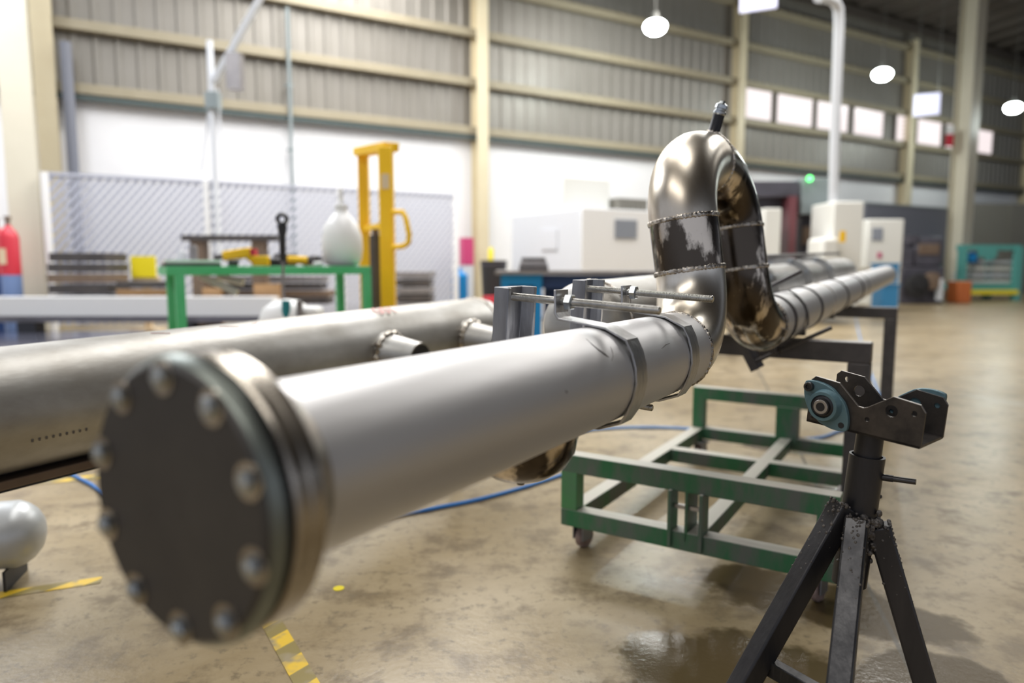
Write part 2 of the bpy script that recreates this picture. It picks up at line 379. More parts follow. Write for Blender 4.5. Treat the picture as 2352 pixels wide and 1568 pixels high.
# clerestory windows in the siding
spans = [(1706, 1765), (1778, 1859), (1870, 1941), (1955, 2023), (2054, 2092), (2102, 2157), (2168, 2192), (2228, 2276)]
for i, (x0, x1) in enumerate(spans):
    t0 = wcol(x0, 300)[0]; t1 = wcol(x1, 300)[0]
    r = bpy.data.objects.new(f'window_{i+1}', None); COL.objects.link(r); loc = wp((t0 + t1) / 2, .03, 5.08); r.location = loc; r['_o'] = list(map(float, loc)); r['kind'] = 'structure'
    fr = MB()
    for h in (5.05, 5.93): fr.bar(wp(t0 - .08, .05, h), wp(t1 + .08, .05, h), .07, .08)
    for tt in (t0 - .04, t1 + .04): fr.bar(wp(tt, .05, 5.05), wp(tt, .05, 5.93), .07, .08, DW)
    fr.build('window_frame', M['frame'], r)
    pn = MB()
    for k in range(6):
        h = 5.10 + k * .135
        pn.bar(wp(t0, .06, h + .065), wp(t1, .06, h + .065), .012, .128, UP * .95 + WN * .3)
    pn.build('pane', M['window'], r)

# steel columns on the wall line, and two free-standing ones
def column(p, h, w, dpt, label, name='steel_column', m='cream'):
    r = thing(name, label, 'column', p, None)
    c = MB(); x, y = DW, WN
    for s in (-1, 1): c.box(p + y * s * (dpt / 2 - .012) + UP * h / 2, (w, .024, h), x)
    c.box(p + UP * h / 2, (.03, dpt - .04, h), x)
    c.build('shaft', M[m], r, bevel=.004)
    MB().box(p + UP * .02, (w + .16, dpt + .16, .04), x).build('base_plate', M[m], r)
    return r
column(wp(-8, .18), 8.3, .30, .30, 'cream wall column left of the mesh fence, in front of the dark purlins')
column(wp(0, .18), 8.3, .28, .30, 'cream wall column beside the white wall right of the yellow stacker')
column(wp(8, .18), 8.3, .26, .30, 'cream wall column just left of the first bright window')
column(wp(16, .18), 8.3, .30, .30, 'cream wall column between the fourth and fifth bright windows')
column(wp(24, .18), 8.3, .30, .30, 'farthest cream wall column right of the last bright window')
pl = at(74, 690, 10.9); pl[2] = 0
column(pl, 8.7, .40, .40, 'broad white free-standing column behind the long white beam at far left', m='cream_light')
pr = ground(2192, 684)
column(pr, 8.88, .50, .50, 'tall pale yellow free-standing column near the teal rack', m='cream_light')

# ---------------------------------------------------------------- the main pipe spool
P0 = A3(-.26889, .54107, .81145); D = unit(A3(.52724, .84972, 0)); SD = A3(.84972, -.52724, 0)
def pf(phi): return math.cos(phi) * UP - math.sin(phi) * SD, math.cos(phi) * SD + math.sin(phi) * UP
def ax(s): return P0 + D * s + UP * (.019 * max(0, s - 2.0))
D2 = unit(D + UP * .019)
RP, RL, PHI, RB, HC, AA, RT, S1 = .0841, .0822, .1556, .177, .300, .2357, .165, 1.3723
w, u = pf(PHI)
LA = P0 + D * S1; LB = P0 + D * (S1 + 2 * AA)
spool = thing('pipe_spool', 'long satin steel pipe with a bolted dark end plate and an upright polished loop', 'pipe', (P0[0], P0[1], 0))
def on_pipe(x, y):
    v = unit(ray(x, y)); o = CAM - P0; a = v - D * (v @ D); b = o - D * (o @ D); A = a @ a; B = 2 * a @ b; k = (-B - math.sqrt(B * B - 4 * A * (b @ b - RP * RP))) / (2 * A); return CAM + v * k
for pts, rr in (([(1346, 778), (1360, 791), (1374, 803), (1388, 813), (1398, 820)], [.0004, .0009, .0013, .0016, .0006]), ([(1402, 796), (1406, 806), (1408, 818), (1405, 828)], [.0004, .0007, .0007, .0004]), ([(1299, 896), (1301, 900), (1303, 902)], [.0006, .0014, .0006]), ([(1520, 800), (1528, 792), (1538, 788)], [.0005, .0009, .0004])):
    MB().tube([on_pipe(*q) for q in pts], rr, 8).build('scuff_mark', M['darkink'], spool)
fl = MB().lathe(P0, D, [(0.0, .109), (0.0035, .1125), (.0035, .1125)], 72).build('blind_flange', M['blind'], spool)
MB().lathe(P0, D, [(.0036, .1122), (.0095, .1182), (.0125, .119), (.0125, .10)], 72, cap0=False).build('machined_rim', M['chamfer'], fl)
MB().lathe(P0, D, [(.0125, .10), (.0125, .112), (.0225, .112), (.0225, .10)], 64).build('gasket', M['gasket'], spool)
MB().lathe(P0, D, [(.0225, .095), (.0225, .1168), (.025, .119), (.036, .119), (.0375, .1178), (.039, .119), (.050, .119), (.053, .1165), (.054, .104), (.066, .098), (.086, .087), (.092, RP), (.092, .07)], 96).build('weld_neck_flange', M['flange'], spool, angle=28)
for k in range(10):
    a = math.radians(-2 + 36 * k); c = P0 + .1015 * (math.cos(a) * UP + math.sin(a) * SD)
    b = MB().lathe(c - D * .0062, D, [(0, .0078), (.0015, .0092), (.0062, .0092)], 6).build('bolt', M['bolt'], spool)
    MB().lathe(c - D * .0082, D, [(0, .0035), (.001, .0048), (.003, .005)], 14).build('bolt_tip', M['bolt'], b)
    MB().lathe(c - D * .0012, D, [(0, .0145), (.0012, .0145)], 24).build('washer', M['flange'], b)
def pipe_seg(a, b, r, m, name, par, n=64, steps=1):
    return MB().tube([a + (b - a) * k / steps for k in range(steps + 1)], r, n).build(name, M[m], par)
pipe_seg(P0 + D * .09, P0 + D * (S1 - RB), RP, 'pipe', 'pipe', spool)
arc = lambda c, x, y, rx, ry, a0, a1, n: [c + x * rx * math.cos(a) + y * ry * math.sin(a) for a in np.linspace(a0, a1, n)]
MB().tube(arc(LA - D * RB + w * RB, D, -w, RB, RB, math.pi / 2, 0, 20), RL, 64).build('elbow', M['polish'], spool)
MB().tube([LA + w * RB, LA + w * (RB + .06), LA + w * HC], RL, 64).build('riser', M['polish_dark'], spool)
MB().tube(arc(LA + D * AA + w * HC, -D, w, AA, RT, 0, math.pi / 2, 22), RL, 64).build('elbow', M['polish'], spool)
MB().tube(arc(LA + D * AA + w * HC, -D, w, AA, RT, math.pi / 2, math.pi, 22), RL, 64).build('elbow', M['polish_dark'], spool)
MB().tube([LB + w * HC, LB + w * (RB + .06), LB + w * RB], RL, 64).build('riser', M['polish_dark'], spool)
MB().tube(arc(LB + D * RB + w * RB, -D, -w, RB, RB, 0, math.pi / 2, 20), RL, 64).build('elbow', M['polish_dark'], spool)
S2 = S1 + 2 * AA + RB
cuts = [S2, 3.1, 4.6, 7.1]
for a, b in zip(cuts, cuts[1:]): pipe_seg(ax(a), ax(b), RP, 'pipe', 'pipe', spool)
for c, a, r in ((P0 + D * (S1 - RB), D, RP), (LA + w * RB, w, RL), (LA + w * HC, w, RL), (LA + D * AA + w * (HC + RT), D, RL), (LB + w * HC, w, RL), (LB + w * RB, w, RL), (ax(S2), D, RP), (ax(3.1), D, RP), (ax(4.6), D, RP)):
    MB().torus(c, a, r - .0005, .0040, 150, 8, .28).build('weld_bead', M['weld'], spool)
# vent on top of the loop
vd = unit(w * math.cos(.44) + u * math.sin(.44)); vt = LA + D * (AA + .002) + w * (HC + RT) + vd * (RL - .004)
vent = MB().lathe(vt, vd, [(0, .019), (.006, .0165), (.008, .0155), (.052, .0155)], 28).build('vent_nipple', M['stand'], spool)
MB().torus(vt + vd * .003, vd, .017, .004, 36, 8, .4).build('weld_bead', M['weld'], vent)
MB().lathe(vt + vd * .052, vd, [(0, .0155), (.003, .0175), (.009, .0175), (.011, .0145), (.016, .0145), (.017, .017), (.026, .016), (.031, .008), (.036, .006)], 28).build('vent_cap', M['bolt'], vent)
# drip pot hanging behind the near run
dp = at(1196, 975, 1.14)
pot = MB().lathe(dp - UP * .0925, UP, [(0, .004), (.002, .022), (.010, .048), (.026, .072), (.050, .088), (.078, .094), (.095, .095), (.15, .095), (.175, .088), (.195, .06), (.205, .02)], 64).build('drip_pot', M['polish_dark'], spool, angle=60)
MB().lathe(dp - UP * .099, UP, [(0, .006), (.004, .008), (.01, .012), (.016, .014)], 20).build('drain_nub', M['polish_dark'], pot)
MB().cyl(dp + UP * .07, P0 + D * ((dp - P0) @ D), .05, 32).build('branch', M['polish_dark'], spool)

# ---------------------------------------------------------------- pipe clamps
def threaded(p, q, r, pitch=.0022):
    p = np.asarray(p); L = np.linalg.norm(q - p); n = int(L / pitch); pr = [(0, r * .7), (.001, r * .88)]
    for k in range(n):
        z = .0015 + k * pitch * (L - .003) / (n * pitch); pr += [(z, r * .86), (z + pitch * .32, r), (z + pitch * .55, r)]
    pr += [(L - .001, r * .88), (L, r * .7)]
    return MB().lathe(p, q - p, pr, 18)
def hexnut(c, a, r=.0145, h=.0135):
    return MB().lathe(c - a * h / 2, a, [(0, r * .86), (.0012, r), (h - .0012, r), (h, r * .86)], 6)
STRAP = [(-.073, .142), (-.070, .102), (-.063, .0925), (-.03, .0900), (0, .0880), (.026, .0855), (.064, .0695), (.0755, .050), (.0835, .026), (.0870, 0), (.0835, -.026), (.0755, -.050), (.064, -.0695), (.026, -.0855), (0, -.0880), (-.03, -.0900), (-.063, -.0925), (-.070, -.100), (-.073, -.128)]
def clamp(c, phi, ts, tb, label, width=.048, hr=.110, wt=.14, wb=.17, dirn=None, r=.0072, dark=False, tn=-.066, fine=True, hb=None, tb2=None):
    hb = hb or hr; tb2 = tb if tb2 is None else tb2
    dirn = D if dirn is None else dirn
    w, u = pf(phi)
    t = thing('pipe_clamp', label, 'clamp', c, 'steel pipe clamps')
    MB().ribbon(STRAP, .0042, c, u, w, dirn, width).build('strap', M['strap' if not dark else 'beam'], t, bevel=.001)
    ch = [(-.05, .018), (-.05, -.012), (.05, -.012), (.05, .018), (.040, .018), (.030, -.003), (-.030, -.003), (-.040, .018)]
    MB().prism([(a, b) for a, b in ch], c + u * (ts + .004) + w * (wt - wb) / 2, dirn, u, w, wt + wb).build('bracket', M['bracket' if not dark else 'beam'], t, bevel=.0012)
    for s in (1, -1):
        e = tb if s > 0 else tb2
        hh = hr if s > 0 else -hb
        p, q = c + u * (ts - .012) + w * hh, c + u * e + w * hh
        rd = (threaded(p, q, r) if fine else MB().cyl(p, q, r, 12)).build('threaded_rod', M['rod' if not dark else 'beam'], t, angle=20)
        for dn_ in ((tn + .011,) if s > 0 else (tn + .011,)):
            hexnut(c + u * dn_ + w * hh, u).build('nut', M['bolt' if not dark else 'beam'], rd, angle=20)
    return t
clamp(ax(.777), -.058, -.172, .110, 'near pipe clamp with bent flat strap and long rods, closest to the end plate', hr=.1215, hb=.108, tb2=-.04)
clamp(ax(1.068), -.058, -.166, .112, 'second pipe clamp, its strap against the foot of the polished elbow', hr=.1285, hb=.108, tb2=.006, wt=.148)
clamp(ax(2.36), .50, -.17, .13, 'dark tilted pipe clamp just past the loop, bracket hanging low behind it', hr=.112, wt=.02, wb=.14, dark=True, width=.03, fine=False)
# dark bands around the far run
for s, lb in ((2.16, 'thin dark band around the pipe right behind the loop elbow'), (2.72, 'dark band around the far pipe run, next after the tilted clamp'), (3.55, 'dark band around the far pipe run above the second support frame'), (4.25, 'farthest dark band around the thin end of the pipe')):
    t = thing('pipe_band', lb, 'band', ax(s), 'dark bands on the far pipe run')
    MB().lathe(ax(s) - D2 * .014, D2, [(0, RP + .0005), (0, RP + .005), (.028, RP + .005), (.028, RP + .0005)], 48).build('band', M['beam'], t)
    MB().box(ax(s) - UP * (RP + .012) , (.03, .05, .025), D2).build('lug', M['beam'], t)

# ---------------------------------------------------------------- header pipe at left with two branch stubs
H0 = A3(-1.483, 1.5, .624); HD = unit(D + UP * .019); RH = .1619
hs = lambda s: H0 + HD * s
head = thing('header_pipe', 'thick stained steel header pipe at left with two short outlets', 'pipe', (H0[0], H0[1], 0))
pipe_seg(hs(-.9), hs(2.44), RH, 'pipe_stained', 'pipe', head, 72)
MB().lathe(hs(2.44), HD, [(0, RH), (.04, RH), (.07, RH * .96), (.10, RH * .86), (.125, RH * .70), (.142, RH * .45), (.15, RH * .2), (.152, .004)], 64).build('end_cap', M['pipe_stained'], head, angle=60)
MB().torus(hs(2.44), HD, RH, .006, 140, 8, .4).build('weld_bead', M['weld'], head)
for px, py, pz in ((858, 812, 2.86), (1046, 772, 3.33)):
    q = at(px, py, pz); s = (q - H0) @ HD; c = hs(s); a = unit(SD - UP * .06)
    st = MB().lathe(c, a, [(RH * .85, .088), (RH + .012, .086), (RH + .03, .080), (RH + .16, .066), (RH + .16, .060), (RH + .02, .055)], 40, cap1=True).build('outlet', M['pipe_stained'], head, angle=25)
    MB().torus(c + a * (RH + .008), a, .087, .009, 60, 8, .6).build('weld_bead', M['weld'], st)
    MB().lathe(c + a * (RH + .1605), a, [(0, .0598), (.0005, .0001)], 32).build('bore', M['gasket'], st)
def surf(s, ang, r=RH + .0012): return hs(s) + r * (math.cos(ang) * UP + math.sin(ang) * SD)
def text_on(name, body, size, p, xdir, ydir, parent, m):
    cu = bpy.data.curves.new(name, 'FONT'); cu.body = body; cu.size = size; cu.align_x = 'CENTER'; cu.align_y = 'CENTER'; cu.extrude = .0004
    o = bpy.data.objects.new(name, cu); me = bpy.data.meshes.new_from_object(o); bpy.data.objects.remove(o)
    xdir = unit(xdir); ydir = unit(ydir); z = np.cross(xdir, ydir)
    mb = MB(); mb.v = [tuple(p + xdir * v.co.x + ydir * v.co.y + z * v.co.z) for v in me.vertices]; mb.f = [tuple(f.vertices) for f in me.polygons]
    bpy.data.meshes.remove(me)
    return mb.build(name, m, parent, angle=60)
text_on('red_marking', '001', .085, surf(1.72, .36, RH + .004), HD, unit(np.cross(unit(surf(0, .36) - hs(0)), HD)), head, M['redink'])
sk = MB()
for s0, a0, ds in ((.72, .18, .05), (.95, .22, .06), (1.1, .2, -.04)):
    sk.tube([surf(s0 + ds * k / 4, a0 + .12 * k / 4) for k in range(5)], .0009, 5)
sk.build('red_scratch_lines', M['redink'], head)
sk = MB()
for k in range(9):
    s = .33 + k * .016; sk.box(surf(s, 1.95), (.004, .003, .007), HD, None, unit(np.cross(unit(surf(s, 1.95) - hs(s)), HD)))
sk.build('stamped_dots', M['darkink'], head)
# brown rail and trestles under it
rail = thing('support_rail', 'rusty brown rail running under the thick header pipe', 'rail', (hs(.5)[0], hs(.5)[1], 0))
zb = lambda s: H0[2] + .019 * s - RH
MB().bar(hs(-.8) - UP * (RH + .013), hs(2.3) - UP * (RH + .013), .16, .024).build('top_bar', M['rust'], rail, bevel=.003)
MB().bar(hs(-.8) - UP * (RH + .032), hs(2.3) - UP * (RH + .032), .10, .014).build('shade_strip', M['black'], rail)  # black strip standing in for the shadow beneath the rusty bar
for s in (1.0, 2.25):
    c = hs(s)
    MB().bar(A3(c[0], c[1], 0), c - UP * (RH + .039), .05, .05).build('leg', M['rust'], rail)

# second header behind the clamps
K0 = at(1350, 750, 1.93); RK = .125
ks = lambda s: K0 + HD * s
hd2 = thing('capped_pipe', 'pale steel pipe with a domed end behind the clamps, running past the loop', 'pipe', (K0[0], K0[1], 0))
pipe_seg(ks(.02), ks(5.2), RK, 'pipe_stained', 'pipe', hd2, 56)
MB().lathe(ks(.02), -HD, [(0, RK), (.03, RK), (.055, RK * .95), (.08, RK * .83), (.10, RK * .64), (.113, RK * .38), (.118, .004)], 56).build('end_cap', M['pipe_stained'], hd2, angle=60)
MB().torus(ks(.02), HD, RK, .005, 110, 8, .4).build('weld_bead', M['weld'], hd2)
c = ks(.36); a = unit(SD * .75 + UP * .55)
st = MB().lathe(c, a, [(RK * .9, .034), (RK + .06, .033), (RK + .06, .02)], 28).build('outlet', M['polish_dark'], hd2)
for k, s in enumerate((1.75, 2.7, 3.6)):
    f = MB().lathe(ks(s) - HD * .03, HD, [(0, RK), (0, RK + .035), (.045, RK + .035), (.045, RK)], 40).build('flange', M['pipe_stained'], hd2)
    for j in range(8):
        b = j * math.pi / 4 + .2; q = ks(s) + (RK + .022) * (math.cos(b) * UP + math.sin(b) * SD)
        MB().cyl(q - HD * .055, q + HD * .055, .012, 8).build('stud', M['bolt'], f)
p, q = ks(1.5) + UP * (RK + .05) + SD * .05, ks(4.6) + UP * (RK + .05) + SD * .05
MB().cyl(p, q, .010, 10).build('tie_rod', M['beam'], hd2)

# ---------------------------------------------------------------- green trolley
def pc(s, l, h): return A3(P0[0], P0[1], 0) + D * s + SD * l + UP * h     # trolley coordinates: along, sideways, height
L0, L1_, A0, A1 = -.60, .285, 1.80, 3.33
cart = thing('frame_trolley', 'low scuffed green steel trolley frame on casters beneath the pipe', 'trolley', pc((A0 + A1) / 2, -.15, 0))
zt = .127
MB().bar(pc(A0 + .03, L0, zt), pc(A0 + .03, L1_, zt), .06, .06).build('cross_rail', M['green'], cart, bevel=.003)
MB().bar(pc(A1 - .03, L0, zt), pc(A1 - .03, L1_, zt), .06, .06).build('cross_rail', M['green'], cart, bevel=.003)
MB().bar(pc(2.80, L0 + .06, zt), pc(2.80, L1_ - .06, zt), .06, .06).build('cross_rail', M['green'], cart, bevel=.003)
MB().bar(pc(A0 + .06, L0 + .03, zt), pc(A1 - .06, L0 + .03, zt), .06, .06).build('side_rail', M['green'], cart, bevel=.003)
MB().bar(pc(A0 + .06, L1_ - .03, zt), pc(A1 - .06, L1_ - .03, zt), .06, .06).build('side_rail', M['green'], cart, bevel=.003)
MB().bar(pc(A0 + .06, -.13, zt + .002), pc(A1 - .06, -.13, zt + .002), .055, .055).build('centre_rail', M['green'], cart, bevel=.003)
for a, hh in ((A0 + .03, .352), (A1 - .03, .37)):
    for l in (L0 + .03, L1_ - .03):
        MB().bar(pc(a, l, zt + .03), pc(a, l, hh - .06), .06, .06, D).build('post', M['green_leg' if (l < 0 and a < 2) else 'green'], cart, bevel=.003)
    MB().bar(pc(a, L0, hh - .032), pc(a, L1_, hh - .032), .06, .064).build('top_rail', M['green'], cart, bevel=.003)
cp = MB()
cl = -.155
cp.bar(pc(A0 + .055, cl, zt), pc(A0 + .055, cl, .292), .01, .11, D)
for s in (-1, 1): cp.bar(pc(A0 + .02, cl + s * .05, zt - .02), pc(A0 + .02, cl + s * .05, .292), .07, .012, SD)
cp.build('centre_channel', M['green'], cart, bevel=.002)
MB().box(pc(A0 + .02, cl, .235), (.012, .085, .012), D).build('stop_pin', M['edge'], cart)
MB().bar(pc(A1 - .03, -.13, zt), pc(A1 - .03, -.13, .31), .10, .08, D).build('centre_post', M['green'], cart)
for a, l in ((A0 + .07, L0 + .05), (A0 + .07, L1_ - .06), (A1 - .10, L0 + .06), (A1 - .10, L1_ - .06)):
    g = unit(D * .85 + SD * .2)
    fk = MB().box(pc(a, l, .093), (.075, .06, .008), g)
    for s in (-1, 1): fk.box(pc(a, l, .065) + np.cross(UP, g) * s * .021, (.05, .004, .062), g)
    fk = fk.build('caster_fork', M['zinc'], cart)
    x = np.cross(UP, g); c = pc(a, l, .041) + g * .012
    MB().lathe(c - x * .014, x, [(0, .030), (.002, .037), (.006, .041), (.022, .041), (.026, .037), (.028, .030)], 28).build('wheel', M['caster'], fk)
# dark support frames carrying the pipes
def gallows(s, lr, ll, top, foot, label, sz=.075):
    r = thing('pipe_gantry', label, 'support', pc(s, lr - sz / 2, foot), 'dark pipe supports')
    MB().bar(pc(s, lr, top - sz / 2), pc(s, ll, top - sz / 2), sz, sz).build('beam', M['beam'], r, bevel=.004)
    MB().bar(pc(s, lr - sz / 2, foot), pc(s, lr - sz / 2, top - sz), sz, sz, D).build('post', M['beam'], r, bevel=.004)
    MB().box(pc(s, lr - sz / 2, foot + .005), (.11, .11, .01), D).build('foot_plate', M['beam'], r)
    return r
gallows(2.50, .287, -.40, .724, .157, 'dark right-angle pipe support standing on the side rail of the green trolley')
gallows(4.30, .262, -.42, .757, 0.0, 'dark right-angle pipe support on the floor behind the trolley', .065)

# ---------------------------------------------------------------- pipe stand in front
SC = A3(.6617, 1.2750, .699)
tip = unit(A3(.0, .0, 1.0) + SD * .075 + D * .02)                # the post leans a little
stand = thing('pipe_stand', 'black welded tripod pipe stand with a notched roller head', 'stand', (SC[0] - .05, SC[1] + .03, 0))
sp_ = lambda h: SC + tip * (h - SC[2])
MB().cyl(sp_(.46), sp_(.700), .0235, 36).build('inner_tube', M['stand'], stand)
ot = MB().lathe(sp_(.40), tip, [(0, .0307), (.25, .0307), (.25, .0265), (.2, .0265)], 40, cap1=False).build('outer_tube', M['stand'], stand, angle=25)
pn = sp_(.612); pd = unit(SD * .9 + UP * .03 - D * .1)
scw = MB().cyl(pn + pd * .028, pn + pd * .048, .0062, 14).build('set_screw', M['stand'], stand)
MB().cyl(pn + pd * .046 - UP * .0, pn + pd * .084, .0052, 14).build('screw_handle', M['stand_bare'], scw)
feet = [ground(1545, 1865), ground(2208, 1860), ground(1868, 2160)]
for i, ft in enumerate(feet):
    top = sp_((.556, .520, .535)[i]); h = unit(A3(ft[0] - top[0], ft[1] - top[1], 0)); p = top + h * .034
    nrm = np.cross(unit(ft - p), unit(np.cross(unit(ft - p), UP)))
    lg = MB().bar(p, ft + UP * .004, .040, .040, h).build('leg', M['stand' if i < 2 else 'stand_bare'], stand, bevel=.004)
    MB().box(ft + UP * .004, (.07, .07, .008), h).build('foot_pad', M['stand'], lg)
    wl = MB(); x = unit(ft - p); on = unit(h - x * (h @ x)); sd = np.cross(x, on)
    for k in range(70):
        q = k / 69; rr = random.uniform(.0012, .0042) * (1 - .45 * q)
        if k % 3: c = sd * random.uniform(-.019, .019) + on * .0195
        else: c = sd * random.choice((-1, 1)) * .0195 + on * random.uniform(-.019, .019)
        wl.sphere(p + x * (q * q * .15) + c, (rr, rr, rr), 8, 5)
    wl.build('weld_spatter', M['slag'], lg)['kind'] = 'stuff'
wl = MB()
for k in range(230):
    a = random.uniform(0, 6.283); q = sp_(random.gauss(.505, .021)); rr = random.uniform(.0025, .0085)
    wl.sphere(q + (SD * math.cos(a) + D * math.sin(a)) * random.uniform(.028, .038), (rr, rr, rr * random.uniform(.8, 1.6)), 8, 5)
wl.build('weld_slag', M['slag'], stand)['kind'] = 'stuff'
for i, j in ((0, 2), (1, 0)):
    a = sp_(.52) + (feet[i] - sp_(.52)) * ((.52 - .262) / .52); b = sp_(.52) + (feet[j] - sp_(.52)) * ((.52 - .262) / .52)
    if i == 0: MB().bar(a, b, .022, .030).build('brace', M['stand_bare'], stand, bevel=.002)
# notched head
TH = -.075; YW = -.30
Wd = A3(D[0] * math.cos(YW) - D[1] * math.sin(YW), D[0] * math.sin(YW) + D[1] * math.cos(YW), 0); Ls = A3(Wd[1], -Wd[0], 0)
Lx = unit(Ls * math.cos(TH) + UP * math.sin(TH)); Lz = unit(UP * math.cos(TH) - Ls * math.sin(TH))
hb = SC + UP * .0; HW = .055; tk = .0045
side = [(-.096, 0), (.100, 0), (.103, .003), (.103, .062), (.094, .074), (.050, .079), (.010, .051), (.003, .048), (-.006, .049), (-.044, .084), (-.088, .088), (-.096, .080)]
def holed_plate(mb, poly, holes, o, x, y, z, depth):
    cu = bpy.data.curves.new('outline', 'CURVE'); cu.dimensions = '2D'; cu.fill_mode = 'BOTH'; cu.extrude = depth / 2
    for pl in [poly] + [[(hx + hr * math.cos(q * .3927), hz + hr * math.sin(q * .3927)) for q in range(16)] for hx, hz, hr in holes]:
        sp = cu.splines.new('POLY'); sp.points.add(len(pl) - 1); sp.use_cyclic_u = True
        for k, (a, b) in enumerate(pl): sp.points[k].co = (a, b, 0, 1)
    ob = bpy.data.objects.new('outline', cu); me = bpy.data.meshes.new_from_object(ob); bpy.data.objects.remove(ob); bpy.data.curves.remove(cu)
    mb.add([o + x * v.co.x + y * v.co.y + z * v.co.z for v in me.vertices], [tuple(f.vertices) for f in me.polygons]); bpy.data.meshes.remove(me)
HOLES = ((.050, .054, .0105), (.012, .030, .0042), (.086, .058, .0050), (-.050, .056, .0105), (-.076, .074, .0050))
hd = MB().box(hb + Lx * .003 + Lz * tk / 2, (.197, 2 * HW, tk), Lx, None, Lz)
for s in (-1, 1): holed_plate(hd, side, HOLES, hb + Wd * s * (HW - tk / 2), Lx, Lz, Wd, tk)
hdo = hd.build('notched_head', M['head'], stand)
for s in (-1, 1):
    MB().ribbon([(p[0], p[1] + .0004) for p in side[3:]], .0009, hb + Wd * s * (HW - tk / 2), Lx, Lz, Wd, tk * .95).build('cut_edge', M['edge'], hdo)
def bearing(s, lx, lz):
    n = Wd * s; c = hb + Lx * lx + Lz * lz + n * HW
    sl = -math.atan2(.038, .042) if lx < 0 else math.atan2(.032, .042)
    e = Lx * math.cos(sl) + Lz * math.sin(sl); f = Lz * math.cos(sl) - Lx * math.sin(sl)
    pts = []
    for k in range(48):
        a = 2 * math.pi * k / 48
        pts.append((.0565 * math.cos(a) * (1 if abs(math.cos(a)) > .2 else 1), (.012 + .019 * abs(math.sin(a))) * math.sin(a) if abs(math.sin(a)) < .999 else .031 * math.sin(a)))
    pl = MB().prism([(x, max(-.031, min(.031, y * 1.05))) for x, y in pts], c + n * .005, e, f, n, .010).build('bearing_block', M['teal'], stand, bevel=.0012, label='teal cast flange bearing')
    MB().lathe(c + n * .009, n, [(0, .031), (.010, .0275), (.014, .0265), (.014, .021), (.010, .021)], 40).build('bearing_boss', M['teal'], pl, angle=25)
    MB().lathe(c + n * .012, n, [(0, .0215), (.009, .0205), (.011, .016), (.017, .0155)], 36).build('bearing_seal', M['stand'], pl)
    MB().lathe(c + n * .016, n, [(0, .0135), (.0, .0135), (.0125, .0135), (.0135, .0125), (.0135, .0082), (.004, .008)], 36).build('inner_ring', M['edge'], pl, angle=25)
    MB().lathe(c + n * .0205, n, [(0, .0001), (.0005, .008)], 20, cap1=False).build('ring_bore', M['gasket'], pl)
    b = c - e * .044 + n * .010
    bb = MB().lathe(b, n, [(0, .0085), (.008, .0085), (.009, .0075), (.009, .0045), (.005, .004)], 20).build('socket_bolt', M['stand_bare'], pl, angle=25)
    MB().lathe(c + e * .044 + n * .0095, n, [(0, .0055), (.001, .0055)], 18).build('bolt_hole', M['gasket'], pl)
    MB().cyl(c - f * .026 + n * .006, c - f * .037 + n * .006, .0028, 10).build('grease_nipple', M['stand'], pl)
bearing(-1, -.060, .040); bearing(1, .050, .045)

# ---------------------------------------------------------------- small things on the floor near by
def hose(name, pts, r, m, label):
    P = [np.array([p[0], p[1], r if len(p) < 3 else p[2]]) for p in pts]
    out = []
    for i in range(len(P) - 1):
        p0, p1, p2, p3 = P[max(i - 1, 0)], P[i], P[i + 1], P[min(i + 2, len(P) - 1)]
        for k in range(10):
            t = k / 10; out.append(.5 * ((2 * p1) + (-p0 + p2) * t + (2 * p0 - 5 * p1 + 4 * p2 - p3) * t * t + (-p0 + 3 * p1 - 3 * p2 + p3) * t ** 3))
    out.append(P[-1])
    return tag(MB().tube(out, r, 10).build(name, M[m]), label, 'hose')
g2 = lambda x, y: tuple(ground(x, y)[:2])
hose('air_hose', [g2(30, 1062), g2(75, 1071), g2(140, 1086), g2(205, 1114), g2(330, 1190), (-1.15, 2.62), (-.75, 2.62), g2(930, 1183), g2(1020, 1167), g2(1100, 1151), g2(1200, 1124), g2(1285, 1096), g2(1345, 1072)], .0085, 'hose', 'bright blue air hose trailing over the floor left of the trolley')
hose('air_hose', [g2(1957, 700), g2(1963, 722), g2(1975, 775), g2(1990, 830), g2(2012, 890), g2(2026, 940), g2(2000, 972), g2(1930, 992), g2(1880, 1008), g2(1780, 1012), g2(1660, 994), g2(1540, 985), g2(1430, 985), g2(1340, 992), g2(1240, 1005)], .0085, 'hose_hazed', 'haze-paled blue air hose lying on the floor behind the trolley and supports')
def tape(a, b, wd, label):
    a = ground(*a); b = ground(*b)
    r = thing('floor_tape', label, 'tape', (a + b) / 2, 'worn yellow floor tape')
    MB().bar(a + UP * .0012, b + UP * .0012, wd, .0016).build('tape_strip', M['tape'], r)
tape((-80, 1121), (300, 1089), .075, 'worn yellow floor tape strip under the thick header pipe')
tape((-60, 1376), (232, 1332), .05, 'worn yellow and dark tape strip beside the silver tank')
tape((618, 1420), (716, 1590), .055, 'chipped yellow tape strip at the lower edge, below the end plate')
c = ground(778, 1351)
tag(MB().lathe(c, UP, [(0, .017), (.0015, .017)], 20).build('floor_mark', M['lemon']), 'small yellow dab of paint on the bare floor', 'mark')
# compressor tank at the lower left edge
ta = A3(-1.545, 2.16, .155); td = unit(A3(-1, -.28, 0)); RT_ = .105
tk_ = thing('air_tank', 'silver air tank with domed end at the left edge of the floor', 'tank', (ta[0], ta[1], 0))
MB().lathe(ta, td, [(-.055, .003), (-.052, .03), (-.042, .058), (-.025, .080), (-.003, .096), (.02, RT_), (.62, RT_), (.66, .08), (.68, .003)], 48).build('vessel', M['tank'], tk_, angle=60)
for q in (.035, .5):
    c = ta + td * q
    MB().box(c - UP * (RT_ - .01 + .03), (.008, .17, .07), td).build('leg', M['black'], tk_)
MB().box(ta + td * .32 + UP * (RT_ + .03), (.40, .13, .05), td).build('mounting_saddle', M['black'], tk_)

